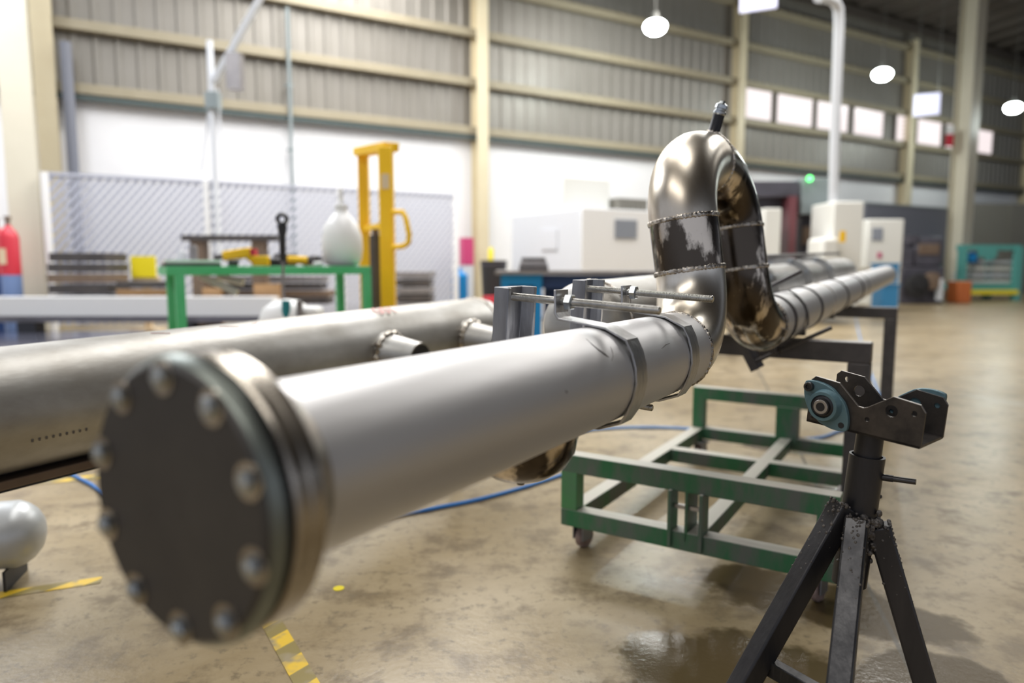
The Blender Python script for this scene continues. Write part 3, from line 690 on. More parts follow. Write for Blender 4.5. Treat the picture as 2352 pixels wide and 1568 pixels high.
# ---------------------------------------------------------------- left background
# long white beam and blue-film sheet on the floor
b0 = vp(-260, 690, 9.5); b1 = vp(634, 690, 9.5)
r = thing('white_beam', 'long white painted steel beam lying low across the floor', 'beam', ((b0[0] + b1[0]) / 2, 9.5, 0))
MB().box(A3((b0[0] + b1[0]) / 2, 9.5, .45), (b1[0] - b0[0], .26, .25)).build('web', M['white'], r)
MB().box(A3((b0[0] + b1[0]) / 2, 9.55, .28), (b1[0] - b0[0] - .2, .20, .09)).build('lower_flange', M['greysteel'], r)
for x in (-6.5, -4.4): MB().box(A3(x, 9.5, .169), (.25, .2, .133)).build('block', M['black'], r)
c = A3(-5.2, 8.7, 0)
tag(MB().box(c + UP * .05, (5.3, 1.9, .10), (1, .0, 0)).build('steel_sheet_stack', M['bluesheet']), 'stack of glossy blue-filmed steel sheets on the floor behind the header pipe', 'sheets')
# gas cylinders
for x, m, Y, lb in ((4, 'navy', 10.35, 'dark gas cylinder with red shoulder at the left edge'), (31, 'cylblue', 10.05, 'slate blue gas cylinder with red upper half beside the broad white column')):
    c = vp(x, 690, Y); c[2] = 0; r = thing('gas_cylinder', lb, 'cylinder', c, 'gas cylinders at the left edge')
    MB().lathe(c, UP, [(0, .11), (.02, .125), (.86, .125)], 28).build('body', M[m], r)
    MB().lathe(c + UP * .86, UP, [(0, .125), (.52, .125), (.60, .10), (.66, .05), (.70, .035)], 28).build('shoulder', M['red'], r)
    MB().lathe(c + UP * 1.55, UP, [(0, .03), (.08, .03), (.09, .045), (.13, .045)], 14).build('valve', M['rust'], r)
    MB().box(c + A3(-.02, -.12, 1.12), (.10, .02, .22)).build('paper_label', M['palewood'], r)
# mesh fence
ft0 = wcol(108, 500, 1.5)[0]; ft1 = wcol(1046, 500, 1.5)[0]; FH = 2.36; FO = 1.5
fence = thing('mesh_fence', 'grey diamond mesh fence panel standing in front of the white wall', 'fence', wp((ft0 + ft1) / 2, FO, 0))
LEN = ft1 - ft0
m1 = MB(); m2 = MB()
def diag(mb, sgn, step, r):
    k = -FH * .78
    while k < LEN + FH:
        x0, x1 = (k, k + FH * .78) if sgn > 0 else (k + FH * .78, k)
        # clip to panel
        pts = []
        for tpar in np.linspace(0, 1, 25):
            x = x0 + (x1 - x0) * tpar
            if 0 <= x <= LEN: pts.append((x, .08 + (FH - .1) * tpar))
        if len(pts) > 1: mb.bar(wp(ft0 + pts[0][0], FO, pts[0][1]), wp(ft0 + pts[-1][0], FO, pts[-1][1]), .012, r, UP)
        k += step
diag(m1, 1, .125, .060); diag(m2, -1, .125, .012)
m1.build('mesh', M['mesh'], fence); m2.build('mesh', M['mesh'], fence)
for tt in (ft0, wcol(476, 500, FO)[0], wcol(782, 500, FO)[0], ft1):
    MB().cyl(wp(tt, FO, 0), wp(tt, FO, FH + .02), .055, 14).build('post', M['white'], fence)
MB().bar(wp(ft0, FO, FH), wp(ft1, FO, FH), .05, .05).build('top_rail', M['mesh'], fence)
# jib with hanging hoist seen above the fence, conduits
pj = wp(wcol(490, 300, 1.6)[0], 1.6, 0)
r = thing('jib_mast', 'slim grey mast with a raised slanting boom above the fence', 'crane', pj)
MB().cyl(pj, pj + UP * 4.6, .05, 16).build('mast', M['grey_white'], r)
q0 = vp(492, 185, pj[1]); q1 = vp(612, -30, pj[1] - .6)
MB().bar(q0, q1, .08, .10, (0, -1, 0)).build('boom', M['grey_white'], r)
MB().box(vp(490, 232, pj[1]), (.20, .2, .26)).build('winch', M['machine_grey'], r)
MB().box(vp(540, 165, pj[1] - .3), (.22, .2, .55)).build('hook_block', M['greysteel'], r)
MB().cyl(vp(487, 205, pj[1]), vp(462, 395, pj[1]), .02, 8).build('stay', M['grey_white'], r)
MB().cyl(vp(500, 205, pj[1]), vp(512, 395, pj[1]), .02, 8).build('stay', M['grey_white'], r)
tt = wcol(662, 300)[0]
r = thing('wall_conduit', 'thin grey conduit running down the white wall above the fence', 'conduit', wp(tt, .2, 0))
MB().cyl(wp(tt, .22, 0), wp(tt, .22, 5.8), .035, 10).build('tube', M['machine_grey'], r)
for h in (1.5, 3.2, 4.4): MB().box(wp(tt, .15, h), (.12, .14, .04), DW).build('clip', M['machine_grey'], r)
tt = wcol(163, 300, .35)[0]
r = thing('downpipe', 'blue-grey vertical pipe beside the left wall column', 'pipe', wp(tt, .35, 0))
MB().cyl(wp(tt, .35, 0), wp(tt, .35, 4.6), .085, 14).build('tube', M['partition'], r)
MB().box(wp(tt, .25, 3.6), (.17, .2, .3), DW).build('joint_box', M['partition'], r)
# green bench
B1 = A3(-2.285, 4.8, 0); BL, BW, BH = 1.38, .76, .99
bp_ = lambda a, b, h: B1 + DW * a - WN * b + UP * h
bench = thing('green_bench', 'bright green steel workbench cluttered with tools in front of the fence', 'bench', bp_(BL / 2, BW / 2, 0))
for b in (0.03, BW - .03): MB().bar(bp_(-.05, b, BH - .03), bp_(BL, b, BH - .03), .06, .06).build('long_rail', M['green_tab'], bench, bevel=.003)
for a in (-.02, BL - .03): MB().bar(bp_(a, .06, BH - .03), bp_(a, BW - .06, BH - .03), .06, .06).build('end_rail', M['green_tab'], bench)
MB().box(bp_(BL / 2, BW / 2, BH - .02), (BL - .06, BW - .1, .012), DW).build('table_plate', M['greysteel'], bench)
for a, b in ((.03, .03), (BL - .03, .03), (BL - .03, BW - .03), (.03, BW - .03)):
    MB().bar(bp_(a, b, 0), bp_(a, b, BH - .06), .062, .062, DW).build('leg', M['green_tab'], bench, bevel=.003)
MB().bar(bp_(BL - .03, .06, .55), bp_(BL - .03, BW - .06, .55), .04, .04).build('stretcher', M['green_tab'], bench)
def on_bench(x, b):            # point of the bench top under pixel column x at depth b from the front
    v = ray(x, 608); o = B1 - WN * b; k = ((o - CAM) @ WN) / (v @ WN); p = CAM + v * k; return A3(p[0], p[1], BH)
# carboy
c = on_bench(787, .32)
r = thing('plastic_carboy', 'big milky white plastic bottle at the right end of the green bench', 'bottle', c)
MB().lathe(c, UP, [(0, .10), (.012, .128), (.05, .15), (.14, .162), (.24, .158), (.33, .128), (.39, .085), (.42, .055), (.44, .047), (.455, .047)], 40).build('body', M['plastic_white'], r, angle=60)
MB().lathe(c + UP * .455, UP, [(0, .05), (.03, .05), (.035, .02), (.16, .014)], 20).build('pump_neck', M['plastic_white'], r)
# tray, drill, grinder, tools
c = on_bench(438, .25)
r = thing('metal_tray', 'shallow white-topped metal tray on the left of the green bench', 'tray', c)
MB().box(c + UP * .012, (.36, .34, .024), DW).build('base', M['darksteel'], r)
MB().box(c + UP * .036 , (.36, .34, .02), DW).build('rim', M['white'], r)
for x, hh, m, lb in ((418, .07, 'grey_white', 'small pale round box on the metal tray'), (446, .11, 'greysteel', 'grey tool lying on the metal tray')):
    q = on_bench(x, .3) + UP * .046; tag(MB().lathe(q, UP, [(0, .03), (hh * .8, .03), (hh, .02)], 12).build('tool_pot', M[m]), lb, 'tool')
c = on_bench(564, .3)
r = thing('power_drill', 'yellow power tool lying on the green bench beside the tray', 'drill', c)
MB().bar(c + A3(-.16, 0, .075), c + A3(.05, 0, .105), .07, .075).build('body', M['yellow'], r, bevel=.012)
MB().bar(c + A3(.02, 0, .09), c + A3(.09, 0, .03), .055, .06).build('handle', M['yellow'], r, bevel=.01)
MB().box(c + A3(.12, 0, .04), (.11, .075, .075)).build('battery', M['yellow'], r, bevel=.008)
MB().cyl(c + A3(-.16, 0, .075), c + A3(-.23, 0, .065), .02, 12).build('chuck', M['darksteel'], r)
MB().box(c + A3(.065, .0, .105), (.04, .06, .05)).build('rear_cap', M['red'], r)
c = on_bench(692, .3)
r = thing('angle_grinder', 'small yellow and black hand grinder between the ring handle and the bottle', 'grinder', c)
MB().cyl(c + A3(-.10, 0, .05), c + A3(.06, 0, .045), .032, 14).build('body', M['yellow'], r)
MB().cyl(c + A3(.06, 0, .045), c + A3(.13, 0, .05), .036, 14).build('gear_head', M['darksteel'], r)
MB().cyl(c + A3(.11, 0, .005), c + A3(.11, 0, .012), .055, 20).build('disc', M['palewood'], r)
for x, b, e, m, lb in ((620, .35, (.12, .1, .06), 'black', 'black tool block on the bench by the ring handle'), (655, .5, (.16, .12, .10), 'machine_dark', 'dark machine vise behind the ring handle on the bench'), (718, .45, (.14, .1, .08), 'machine_dark', 'dark clutter tool beside the white bottle'), (730, .15, (.07, .06, .035), 'white', 'small white box in front of the white bottle'), (536, .08, (.07, .05, .05), 'darksteel', 'small dark tool in front of the yellow power tool')):
    c = on_bench(x, b); r = thing('hand_tool', lb, 'tool', c)
    MB().box(c + UP * e[2] / 2, e, DW).build('body', M[m], r, bevel=.012)
    MB().cyl(c + UP * e[2] * .6 - DW * e[0] * .5, c + UP * e[2] * .9 + DW * e[0] * .62, .012, 8).build('handle', M['greysteel'], r)
# white profiles leaning under the bench
for k, lb in ((0, 'white angled metal profile leaning under the bench, front one'), (1, 'white angled metal profile leaning under the bench, rear one')):
    Y = 5.35 + .12 * k; a = vp(462 + 38 * k, 634, Y); b = vp(545 + 14 * k, 672 - 24 * k, Y)
    o = MB().bar(a, b, .05, .045 + .0 * k, (0, -1, .3)).build('metal_profile', M['white']); tag(o, lb, 'profile', 'white profiles under the bench')
# floor machine with ring-topped handle in front of the bench
Y = 4.62; c = vp(680, 700, Y); c[2] = 0
r = thing('floor_machine', 'white floor machine with teal motor and an upright black ring handle', 'machine', c)
MB().lathe(c + A3(-.06, 0, 0), UP, [(.06, .17), (.10, .20), (.62, .19), (.72, .15), (.77, .08), (.78, .01)], 28).build('casing', M['white'], r, angle=60)
MB().box(c + A3(.08, 0, .58), (.16, .22, .30)).build('side_cover', M['white'], r, bevel=.03)
MB().cyl(vp(657, 745, Y - .14), vp(657, 690, Y - .14), .026, 16).build('motor', M['tealmotor'], r)
MB().cyl(vp(688, 728, Y - .14), vp(688, 690, Y - .14), .02, 12).build('hose_port', M['greysteel'], r)
for s in (-1, 1): MB().cyl(c + A3(-.06 + s * .15, 0, .06) - A3(.02, 0, 0), c + A3(-.06 + s * .15, 0, .06) + A3(.02, 0, 0), .06, 20).build('wheel', M['black'], r)
h0, h1, h2 = vp(651, 690, Y), vp(650, 600, Y), vp(648, 520, Y)
MB().cyl(h0, h1, .009, 10).build('handle_rod', M['greysteel'], r)
MB().lathe(h1, h2 - h1, [(0, .016), (.02, .020), (.16, .022), (.22, .032), (.235, .03)], 20).build('grip', M['black'], r)
MB().torus(vp(648, 503, Y), (0, 1, .1), .030, .013, 32, 10).build('ring', M['black'], r)
# shelf stock behind the bench
def slab_stack(name, x0, x1, y0, y1, Y, dep, n, m, lab, cat, jit=.06):
    a = vp(x0, y1, Y); b = vp(x1, y0, Y); bot = max(0, a[2]); h = (b[2] - bot) / n
    for k in range(n):
        wd = (b[0] - a[0]) * random.uniform(1 - jit, 1 + jit); cx_ = (a[0] + b[0]) / 2 + random.uniform(-jit, jit) * wd * .5
        o = MB().box(A3(cx_, Y + dep / 2, bot + h * (k + .5)), (wd, dep, h * .82), (1, random.uniform(-.03, .03), 0)).build(name, M[m[k % len(m)]], bevel=.006)
        tag(o, lab[0] + ', ' + ('bottom one' if k == 0 else 'topmost' if k == n - 1 else f'{["", "second", "third", "fourth", "fifth", "sixth"][k]} from the floor'), cat, lab[1])
slab_stack('steel_plate', 114, 236, 578, 700, 9.95, .6, 5, ('greysteel', 'darksteel', 'rust', 'darksteel', 'darksteel'), ('dark plate in the stack beside the broad white column', 'plates stacked by the white column'), 'plate')
slab_stack('steel_plate', 908, 985, 622, 712, 11.6, .9, 5, ('greysteel', 'darksteel', 'greysteel', 'darksteel', 'greysteel'), ('grey plate in the stack right of the yellow stacker', 'plates stacked behind the stacker'), 'plate', .04)
slab_stack('stock_bar', 455, 740, 632, 700, 10.3, .4, 4, ('darksteel', 'rust', 'darksteel', 'greysteel'), ('dark stock bar in the pile behind the bench legs', 'bars piled behind the bench'), 'bar')
slab_stack('timber_baulk', 268, 400, 644, 700, 9.95, .3, 3, ('darksteel', 'wood', 'darksteel'), ('timber or dark baulk in the low pile by the yellow sign', 'baulks piled by the yellow sign'), 'timber', .03)
Y = 9.98; a = vp(425, 547, Y); b = vp(642, 547, Y)
r = thing('plank_rack', 'dark plank resting on two short posts behind the bench', 'rack', A3((a[0] + b[0]) / 2, Y, 0))
MB().bar(a, b, .25, .08).build('plank', M['darksteel'], r)
for x in (458, 596): 
    q = vp(x, 552, Y); MB().bar(A3(q[0], Y, 0), A3(q[0], Y, q[2]), .18, .18, (1, 0, 0)).build('post', M['rust'], r)
for x, y, lb, sz in ((488, 661, 'orange timber offcut standing below the white profiles', .24), (614, 652, 'orange-brown timber offcut standing behind the ring handle rod', .34)):
    c = vp(x, y, 9.74); h = max(.1, c[2]); c[2] = 0
    tag(MB().box(c + UP * h / 2, (sz, .12, h)).build('timber_offcut', M['wood']), lb, 'timber', 'timber offcuts behind the bench')
# yellow sign on wooden post
Y = 10.75; c = vp(334, 690, Y); c[2] = 0; tp = vp(334, 588, Y)[2]
r = thing('sign_stand', 'yellow board sign on a pale timber post left of the green bench', 'sign', c)
MB().box(A3(c[0], Y, tp - .16), (.37, .03, .32)).build('board', M['lemon'], r)
MB().box(A3(c[0] + .02, Y + .02, tp - .36), (.42, .03, .11)).build('backing', M['palewood'], r)
MB().box(A3(c[0] + .02, Y + .03, (tp - .4) / 2), (.11, .05, tp - .4)).build('post', M['palewood'], r)
MB().box(A3(c[0], Y + .03, .02), (.4, .3, .04)).build('foot', M['palewood'], r)
# yellow stacker
Y1, Y2 = 6.4, 7.15
a = vp(886, 337, Y1); b = vp(834, 350, Y2)
r = thing('pallet_stacker', 'tall yellow hand stacker with a double mast behind the green bench', 'stacker', A3(a[0] - .1, (Y1 + Y2) / 2, 0))
MB().box(A3(a[0], Y1, a[2] / 2 + .05), (.125, .11, a[2] - .1)).build('mast', M['yellow'], r, bevel=.01)
MB().box(A3(b[0], Y2, b[2] / 2 + .05), (.10, .11, b[2] - .1)).build('mast', M['yellow'], r, bevel=.01)
MB().bar(A3(a[0] + .05, Y1, a[2] + .0), A3(b[0] - .03, Y2, b[2]), .15, .08).build('top_yoke', M['yellow'], r, bevel=.008)
MB().bar(A3(a[0], Y1, 1.36), A3(b[0], Y2, 1.36), .05, .05).build('cross_tie', M['yellow'], r)
cy = (a + b) / 2
MB().cyl(A3(cy[0], cy[1], .1), A3(cy[0], cy[1], 1.28), .06, 16).build('lift_cylinder', M['darksteel'], r)
MB().cyl(A3(cy[0], cy[1], 1.28), A3(cy[0], cy[1], 1.34), .035, 16).build('lift_ram', M['rust'], r)
hp = [vp(902, 487, Y1 - .05), vp(925, 487, Y1 - .1), vp(932, 500, Y1 - .12), vp(940, 540, Y1 - .12), vp(938, 556, Y1 - .12), vp(928, 565, Y1 - .1), vp(902, 568, Y1 - .05)]
MB().tube(hp, .024, 12).build('push_handle', M['yellow'], r)
MB().box(A3(a[0] + .0, Y1 - .058, vp(884, 418, Y1)[2]), (.07, .006, .13)).build('paper_label', M['palewood'], r)
for q in (a[0], b[0]): MB().bar(A3(q, Y1 - .1, .06), A3(q + .55, Y1 + .9, .06), .14, .08).build('outrigger', M['yellow'], r)
# fire point right of the fence
tt = wcol(1072, 600, .5)[0]; c = wp(tt, .5)
r = thing('fire_cabinet', 'narrow crimson fire cabinet against the wall beside the cream column', 'cabinet', c)
z0 = 1.0; zt_ = wcol(1072, 546, .5)[1]
MB().box(c + UP * (z0 + zt_) / 2 , (.26, .18, zt_ - z0), DW).build('body', M['magenta'], r)
MB().box(c + UP * z0 / 2, (.24, .16, z0), DW).build('stand', M['grey_white'], r)
c = wp(wcol(1056, 660, .9)[0], .9)
r = thing('blue_drum', 'blue drum standing under the crimson cabinet', 'drum', c)
MB().lathe(c, UP, [(0, .16), (.02, .17), (.75, .17), (.78, .18), (.80, .16), (.86, .05), (.95, .04)], 28).build('body', M['blue'], r)
c = wp(wcol(1134, 640, 2.5)[0], 2.5)
r = thing('waste_bin', 'black round bin at the left end of the blue workbench', 'bin', c)
hz = wcol(1134, 598, 2.5)[1]
MB().lathe(c, UP, [(0, .20), (hz - .04, .25), (hz, .255), (hz, .22)], 28).build('body', M['black'], r)
MB().lathe(c, UP, [(hz - .10, .253), (hz - .06, .258)], 28).build('rim', M['machine_dark'], r)
c2 = wp(wcol(1135, 680, 3.1)[0], 3.1); tag(MB().box(c2 + UP * .22, (.34, .3, .44), DW).build('red_box', M['red'], bevel=.01), 'red box on the floor before the black bin', 'box')
c2 = c + UP * hz; tag(MB().lathe(c2 + A3(-.05, 0, 0), UP, [(-.3, .04), (.18, .05), (.25, .02)], 14).build('spray_bottle', M['lemon']), 'yellow-green bottle sticking out of the black bin', 'bottle')
# blue workbench
Y = 8.0; a = vp(1148, 622, Y); b = vp(1700, 622, Y); top = a[2]
r = thing('blue_workbench', 'long blue steel workbench with a dark plate top behind the clamps', 'bench', A3((a[0] + b[0]) / 2, Y + .5, 0))
MB().box(A3((a[0] + b[0]) / 2 - .02, Y + .55, top - .02), (b[0] - a[0] + .06, 1.3, .04)).build('top_plate', M['greysteel'], r)
MB().box(A3((a[0] + b[0]) / 2, Y + .06, top - .12), (b[0] - a[0] - .05, .04, .15)).build('apron', M['navy'], r)
for x in (1160, 1236, 1480, 1690):
    for dy in (0.03, 1.05):
        q = vp(x, 640, Y); MB().box(A3(q[0], Y + dy, (top - .04) / 2), (.085, .085, top - .04)).build('leg', M['blue' if x < 1300 else 'navy'], r)
q0, q1 = vp(1160, 640, Y), vp(1236, 640, Y)
MB().box(A3((q0[0] + q1[0]) / 2, Y - .01, top - .10), (q1[0] - q0[0] + .09, .04, .12)).build('end_rail', M['blue'], r)
MB().box(A3((q0[0] + q1[0]) / 2, Y + .5, top - .5), (.25, .5, .12)).build('lower_shelf', M['navy'], r)
MB().box(A3((a[0] + b[0]) / 2 + .25, Y + 1.1, (top - .1) / 2), (b[0] - a[0] - .6, .03, top - .2)).build('back_panel', M['navy'], r)
c = vp(1225, 612, Y + .4); c[2] = top
r = thing('bench_vise', 'grey stacked metal block on the left of the blue workbench', 'block', c)
for k, e in enumerate(((.34, .3, .05), (.32, .28, .05), (.28, .24, .045))): MB().box(c + UP * (.026 + .052 * k), e).build('plate', M['greysteel' if k % 2 else 'darksteel'], r, bevel=.005)
# white enclosed machine
cn = A3(1.16, 12.0, 0); hm = 1.96
mp_ = lambda a_, b_, h_: cn + DW * a_ - WN * b_ + UP * h_
r = thing('machining_centre', 'big white enclosed machine with a dark window behind the blue workbench', 'machine', mp_(1.6, 1.1, 0))
MB().box(mp_(1.6, 1.17, hm / 2), (3.2, 2.34, hm), DW).build('enclosure', M['grey_white'], r, bevel=.03)
MB().box(mp_(1.6, -.012, hm / 2), (3.18, .02, hm - .03), DW).build('front_cover', M['white'], r)
wx0 = (1.27, 1.72)
MB().box(mp_(.94, -.03, 1.62), (.48, .03, .32), DW).build('window', M['glass_dark'], r)
MB().box(mp_(1.9, -.03, 1.2), (.04, .03, 1.3), DW).build('door_seam', M['grey_white'], r)
MB().box(mp_(-.012, .95, 1.45), (.02, .5, .35), DW).build('vent_grille', M['grey_white'], r)
MB().box(mp_(.62, 1.3, hm + .30), (1.05, 1.2, .60), DW).build('top_cabinet', M['cream_w'], r, bevel=.02)
gr = MB()
for k in range(6): gr.box(mp_(1.28 + k * .12, .9, hm + .14), (.09, .7, .24), DW)
gr.build('cooling_vents', M['partition2'], r)

# ---------------------------------------------------------------- right background
def box_px(x0, x1, y0, y1, Y, dep):
    a = vp(x0, y1, Y); b = vp(x1, y0, Y); z0 = a[2] if a[2] > .05 else 0.0
    return A3((a[0] + b[0]) / 2, Y + dep / 2, (z0 + b[2]) / 2), (b[0] - a[0], dep, b[2] - z0)
def bx(x0, x1, y0, y1, Y, dep, name, m, par, bev=.0): 
    c, e = box_px(x0, x1, y0, y1, Y, dep); return MB().box(c, e).build(name, M[m], par, bevel=bev)
Y = 13.0
r = thing('portal_machine', 'dark portal machine with a green pilot light behind the loop', 'machine', A3(*(vp(1830, 700, Y)[:2]), 0))
bx(1700, 1838, 415, 452, Y, 1.2, 'portal_beam', 'machine_dark', r, .02)
bx(1715, 1812, 452, 482, Y + .3, .8, 'tool_carriage', 'machine_dark', r)
bx(1804, 1832, 450, 720, Y - .1, .9, 'column', 'machine_red', r)
bx(1700, 1722, 450, 720, Y - .1, .9, 'column', 'machine_dark', r)
bx(1838, 1912, 408, 492, Y, .7, 'control_cabinet', 'machine_grey', r, .02)
bx(1832, 1900, 492, 720, Y + .2, .8, 'lower_body', 'machine_dark', r)
bx(1845, 1885, 520, 560, Y + .1, .1, 'tool_rack', 'rust', r)
bx(1752, 1796, 478, 590, Y - .6, .6, 'guard_door', 'cream_w', r, .02)
bx(1756, 1792, 590, 720, Y - .55, .5, 'guard_base', 'partition', r)
c = vp(1860, 410, Y - .06)
MB().sphere(c, (.05, .05, .05), 16, 10).build('pilot_light', M['led'], r)
Y = 12.0
r = thing('robot_cabinet', 'tall cream machine with a yellow sticker and a tall exhaust duct', 'machine', A3(*(vp(1935, 700, Y)[:2]), 0))
bx(1903, 1986, 462, 720, Y, .9, 'cabinet', 'cream_w', r, .03)
bx(1880, 1930, 545, 720, Y - .25, .6, 'front_hood', 'cream_w', r, .06)
q, e = box_px(1929, 1943, 530, 556, Y - .28, .02); MB().box(q, e).build('sticker', M['yellow'], r)
du = [vp(1914, 470, Y + .3), vp(1918, 300, Y + .3), vp(1927, 60, Y + .3), vp(1926, 22, Y + .25), vp(1918, 4, Y + .15), vp(1900, -4, Y), vp(1880, -6, Y - .3)]
MB().tube(du, .082, 18).build('exhaust_duct', M['grey_white'], r)
Y = 15.0
r = thing('control_box', 'white box cabinet with a grey window left of the tall pale column', 'cabinet', A3(*(vp(2033, 690, Y)[:2]), 0))
bx(1988, 2078, 503, 618, Y, .8, 'cabinet', 'cream_w', r, .03)
bx(2003, 2029, 523, 552, Y - .02, .03, 'window', 'glass_dark', r)
bx(1996, 2068, 618, 700, Y + .05, .7, 'plinth', 'cream_w', r)
bx(2016, 2026, 580, 592, Y - .02, .02, 'sticker', 'magenta', r)
Y = 13.2
for k, (y0, y1, lb) in enumerate(((652, 720, 'lower of two stacked blue plastic bins at the far end of the pipe'), (604, 650, 'upper of two stacked blue plastic bins at the far end of the pipe'))):
    q, e = box_px(2024, 2066, y0, y1, Y, .4)
    if k == 0: zt0 = q[2] + e[2] / 2
    r = thing('plastic_bin', lb, 'bin', q - UP * e[2] / 2, 'blue plastic bins')
    MB().box(q, e).build('body', M['bluebin'], r, bevel=.015); MB().box(q + UP * (e[2] / 2 - .015), (e[0] + .03, e[1] + .03, .03)).build('rim', M['bluebin'], r)
# grey partitions
Y = 21.0
r = thing('partition_panel', 'blue-grey partition panel left of the tall pale column', 'partition', A3(*(vp(2080, 690, Y)[:2]), 0))
a = vp(1985, 468, Y - 1.5); b = vp(2176, 456, Y + .5)
MB().bar(A3(a[0], a[1], a[2] / 2), A3(b[0], b[1], a[2] / 2), .08, a[2]).build('panel', M['partition'], r)
MB().bar(A3(a[0], a[1], a[2] + .02), A3(b[0], b[1], a[2] + .02), .10, .05).build('top_rail', M['machine_grey'], r)
r = thing('partition_panel', 'olive-grey partition panel behind the teal rack', 'partition', A3(*(vp(2290, 690, 25)[:2]), 0))
a = vp(2195, 466, 25); b = vp(2560, 470, 26)
MB().bar(A3(a[0], a[1], a[2] / 2), A3(b[0], b[1], a[2] / 2), .08, a[2]).build('panel', M['partition2'], r)
for k in range(4):
    q = a + (b - a) * (k / 3); MB().bar(A3(q[0], q[1] - .06, 0), A3(q[0], q[1] - .06, a[2]), .08, .08, (1, 0, 0)).build('post', M['partition2'], r)
# dark cluttered machines before the column
Y = 18.0
r = thing('rolling_machine', 'dark cluttered machine with a big round wheel beside the tall pale column', 'machine', A3(*(vp(2120, 700, Y)[:2]), 0))
bx(2066, 2172, 612, 700, Y + .2, 1.2, 'body', 'machine_dark', r, .03)
bx(2070, 2100, 570, 612, Y + .25, .6, 'side_tower', 'machine_dark', r, .03)
bx(2100, 2168, 545, 612, Y + .3, .9, 'upper_body', 'machine_dark', r, .05)
bx(2110, 2160, 560, 585, Y + .27, .05, 'roller_guard', 'rust', r, .02)
bx(2090, 2112, 540, 560, Y + .3, .3, 'motor', 'machine_dark', r)
c = vp(2105, 655, Y); MB().lathe(c + A3(0, .05, 0), (0, -1, 0), [(0, .28), (.12, .30), (.14, .26), (.14, .1), (.2, .1)], 28).build('wheel', M['gasket'], r)
c = vp(2140, 645, Y); MB().lathe(c + A3(0, .05, 0), (0, -1, 0), [(0, .22), (.10, .22), (.12, .1)], 24).build('roller', M['rust'], r)
bx(2158, 2168, 640, 690, Y - .1, .2, 'bottle', 'grey_white', r)
# teal rack with sheets
Y = 20.0
r = thing('teal_rack', 'teal steel rack loaded with pale sheets at the far right', 'rack', A3(*(vp(2280, 670, Y)[:2]), 0))
for x in (2212, 2340):
    q = vp(x, 566, Y); MB().box(A3(q[0], Y, q[2] / 2), (.18, .18, q[2])).build('upright', M['tealpaint'], r); MB().box(A3(q[0], Y + 1.2, q[2] / 2), (.18, .18, q[2])).build('upright', M['tealpaint'], r)
bx(2206, 2346, 562, 574, Y, .2, 'top_rail', 'tealpaint', r)
bx(2206, 2346, 652, 666, Y, 1.3, 'bottom_rail', 'tealpaint', r)
bx(2250, 2292, 566, 590, Y - .05, .1, 'gusset', 'tealpaint', r)
for k in range(4):
    y = 598 + k * 15
    c, e = box_px(2250 - k * 8, 2328, y, y + 7, Y + .2, .9); o = MB().box(c, e).build('metal_sheet', M['cream_w' if k % 2 else 'grey_white']); tag(o, ['pale sheet topmost in the teal rack', 'pale sheet second from top in the teal rack', 'pale sheet third from top in the teal rack', 'pale sheet lowest in the teal rack'][k], 'sheet', 'sheets in the teal rack')
bx(2232, 2340, 666, 676, Y - .1, .3, 'base_kerb', 'lemon', r)
c, e = box_px(2226, 2250, 578, 604, Y + .1, .5)
tag(MB().box(c, e).build('blue_bundle', M['blue'], bevel=.1), 'blue bundle in the upper left of the teal rack', 'bundle')
c, e = box_px(2198, 2234, 646, 700, 18.6, .5)
tag(MB().box(c, e).build('orange_crate', M['orange'], bevel=.03), 'orange crate on the floor at the foot of the tall pale column', 'crate')
# fire notice on the column
q = vp(2181, 322, pr[1] - .3)
r = thing('fire_notice', 'small red and white notice fixed to the tall pale column', 'sign', q)
MB().box(q, (.22, .03, .34)).build('red_part', M['red'], r); MB().box(q + UP * .30, (.22, .03, .24)).build('white_part', M['white'], r)

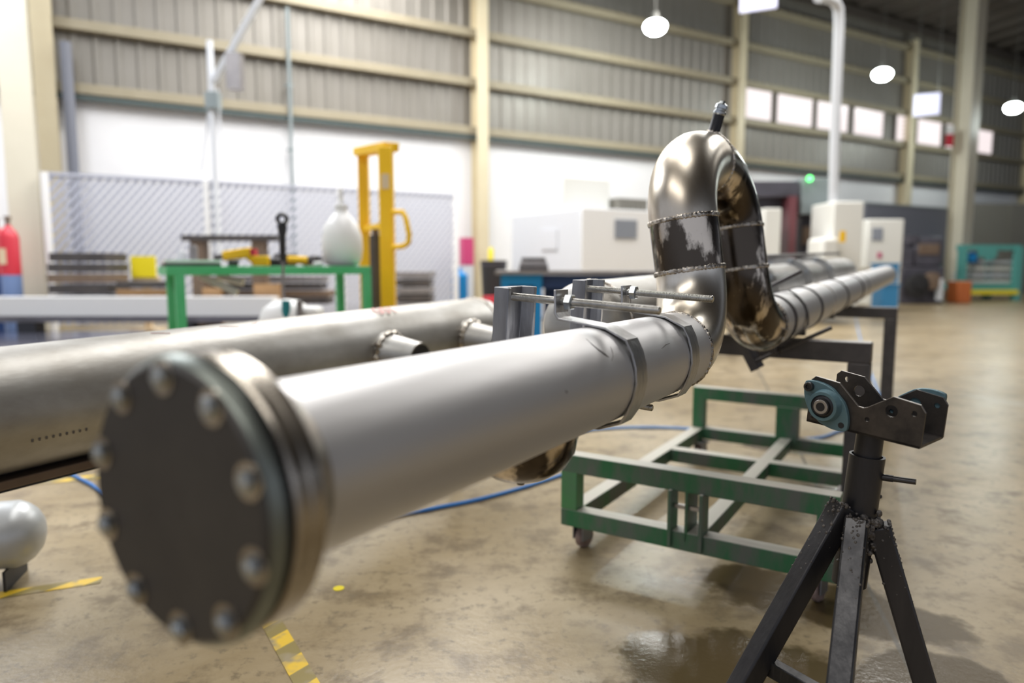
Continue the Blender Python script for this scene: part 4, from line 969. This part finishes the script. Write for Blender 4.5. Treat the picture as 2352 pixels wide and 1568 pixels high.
# ---------------------------------------------------------------- hanging lamps and panels
def lamp(x, y, z, label):
    c = at(x, y, z); r = thing('high_bay_lamp', label, 'lamp', c, 'high bay lamps')
    MB().lathe(c, UP, [(.035, .12), (.06, .11), (.10, .08), (.20, .07), (.22, .03)], 28).build('housing', M['lampshell'], r, angle=40)
    MB().lathe(c, UP, [(-.23, .02), (-.215, .12), (-.16, .20), (-.08, .23), (-.02, .21), (.02, .16), (.035, .12)], 28, cap0=True, cap1=False).build('lens', M['lampglass'], r)
    off = (c - W0) @ WN
    MB().cyl(c + UP * .2, A3(c[0], c[1], roofz(off) - .1), .015, 8).build('hanging_rod', M['lampshell'], r)
    l = bpy.data.lights.new('lamp_light', 'POINT'); l.energy = 110; l.color = (.9, 1, .97); l.shadow_soft_size = .2
    o = bpy.data.objects.new('lamp_light', l); COL.objects.link(o); o.location = (0, 0, -.5); o.parent = r
lamp(1505, 52, 14.6, 'nearest lit high bay lamp, above the left side of the polished loop')
lamp(2027, 163, 18.2, 'middle lit high bay lamp, above the row of bright windows')
lamp(2328, 241, 21.5, 'farthest lit high bay lamp, at the right edge')
def panel(x0, x1, y0, y1, z, label, tilt):
    a = at(x0, y1, z); b = at(x1, y0, z - .35); c = (a + b) / 2
    r = thing('hanging_panel', label, 'panel', c, 'hanging lit panels')
    x = unit(A3(b[0] - a[0], b[1] - a[1], 0)); n = np.cross(UP, x); hgt = (y1 - y0) / F_PX * z
    MB().box(c, (np.linalg.norm(b[:2] - a[:2]), .05, hgt), x).build('face', M['signboard'], r, bevel=.01)
    off = (c - W0) @ WN
    for s in (-1, 1):
        q = c + x * s * .25 + UP * hgt / 2; MB().cyl(q, A3(q[0], q[1], roofz(off) - .1), .01, 6).build('hanging_wire', M['lampshell'], r)
panel(1699, 1787, -45, 22, 14.2, 'lit white hanging panel cut by the top edge of the view', 0)
panel(2097, 2161, 216, 264, 19.0, 'lit bluish white hanging panel left of the tall pale column', 0)
for o in bpy.data.objects:
    if '_o' in o: del o['_o']
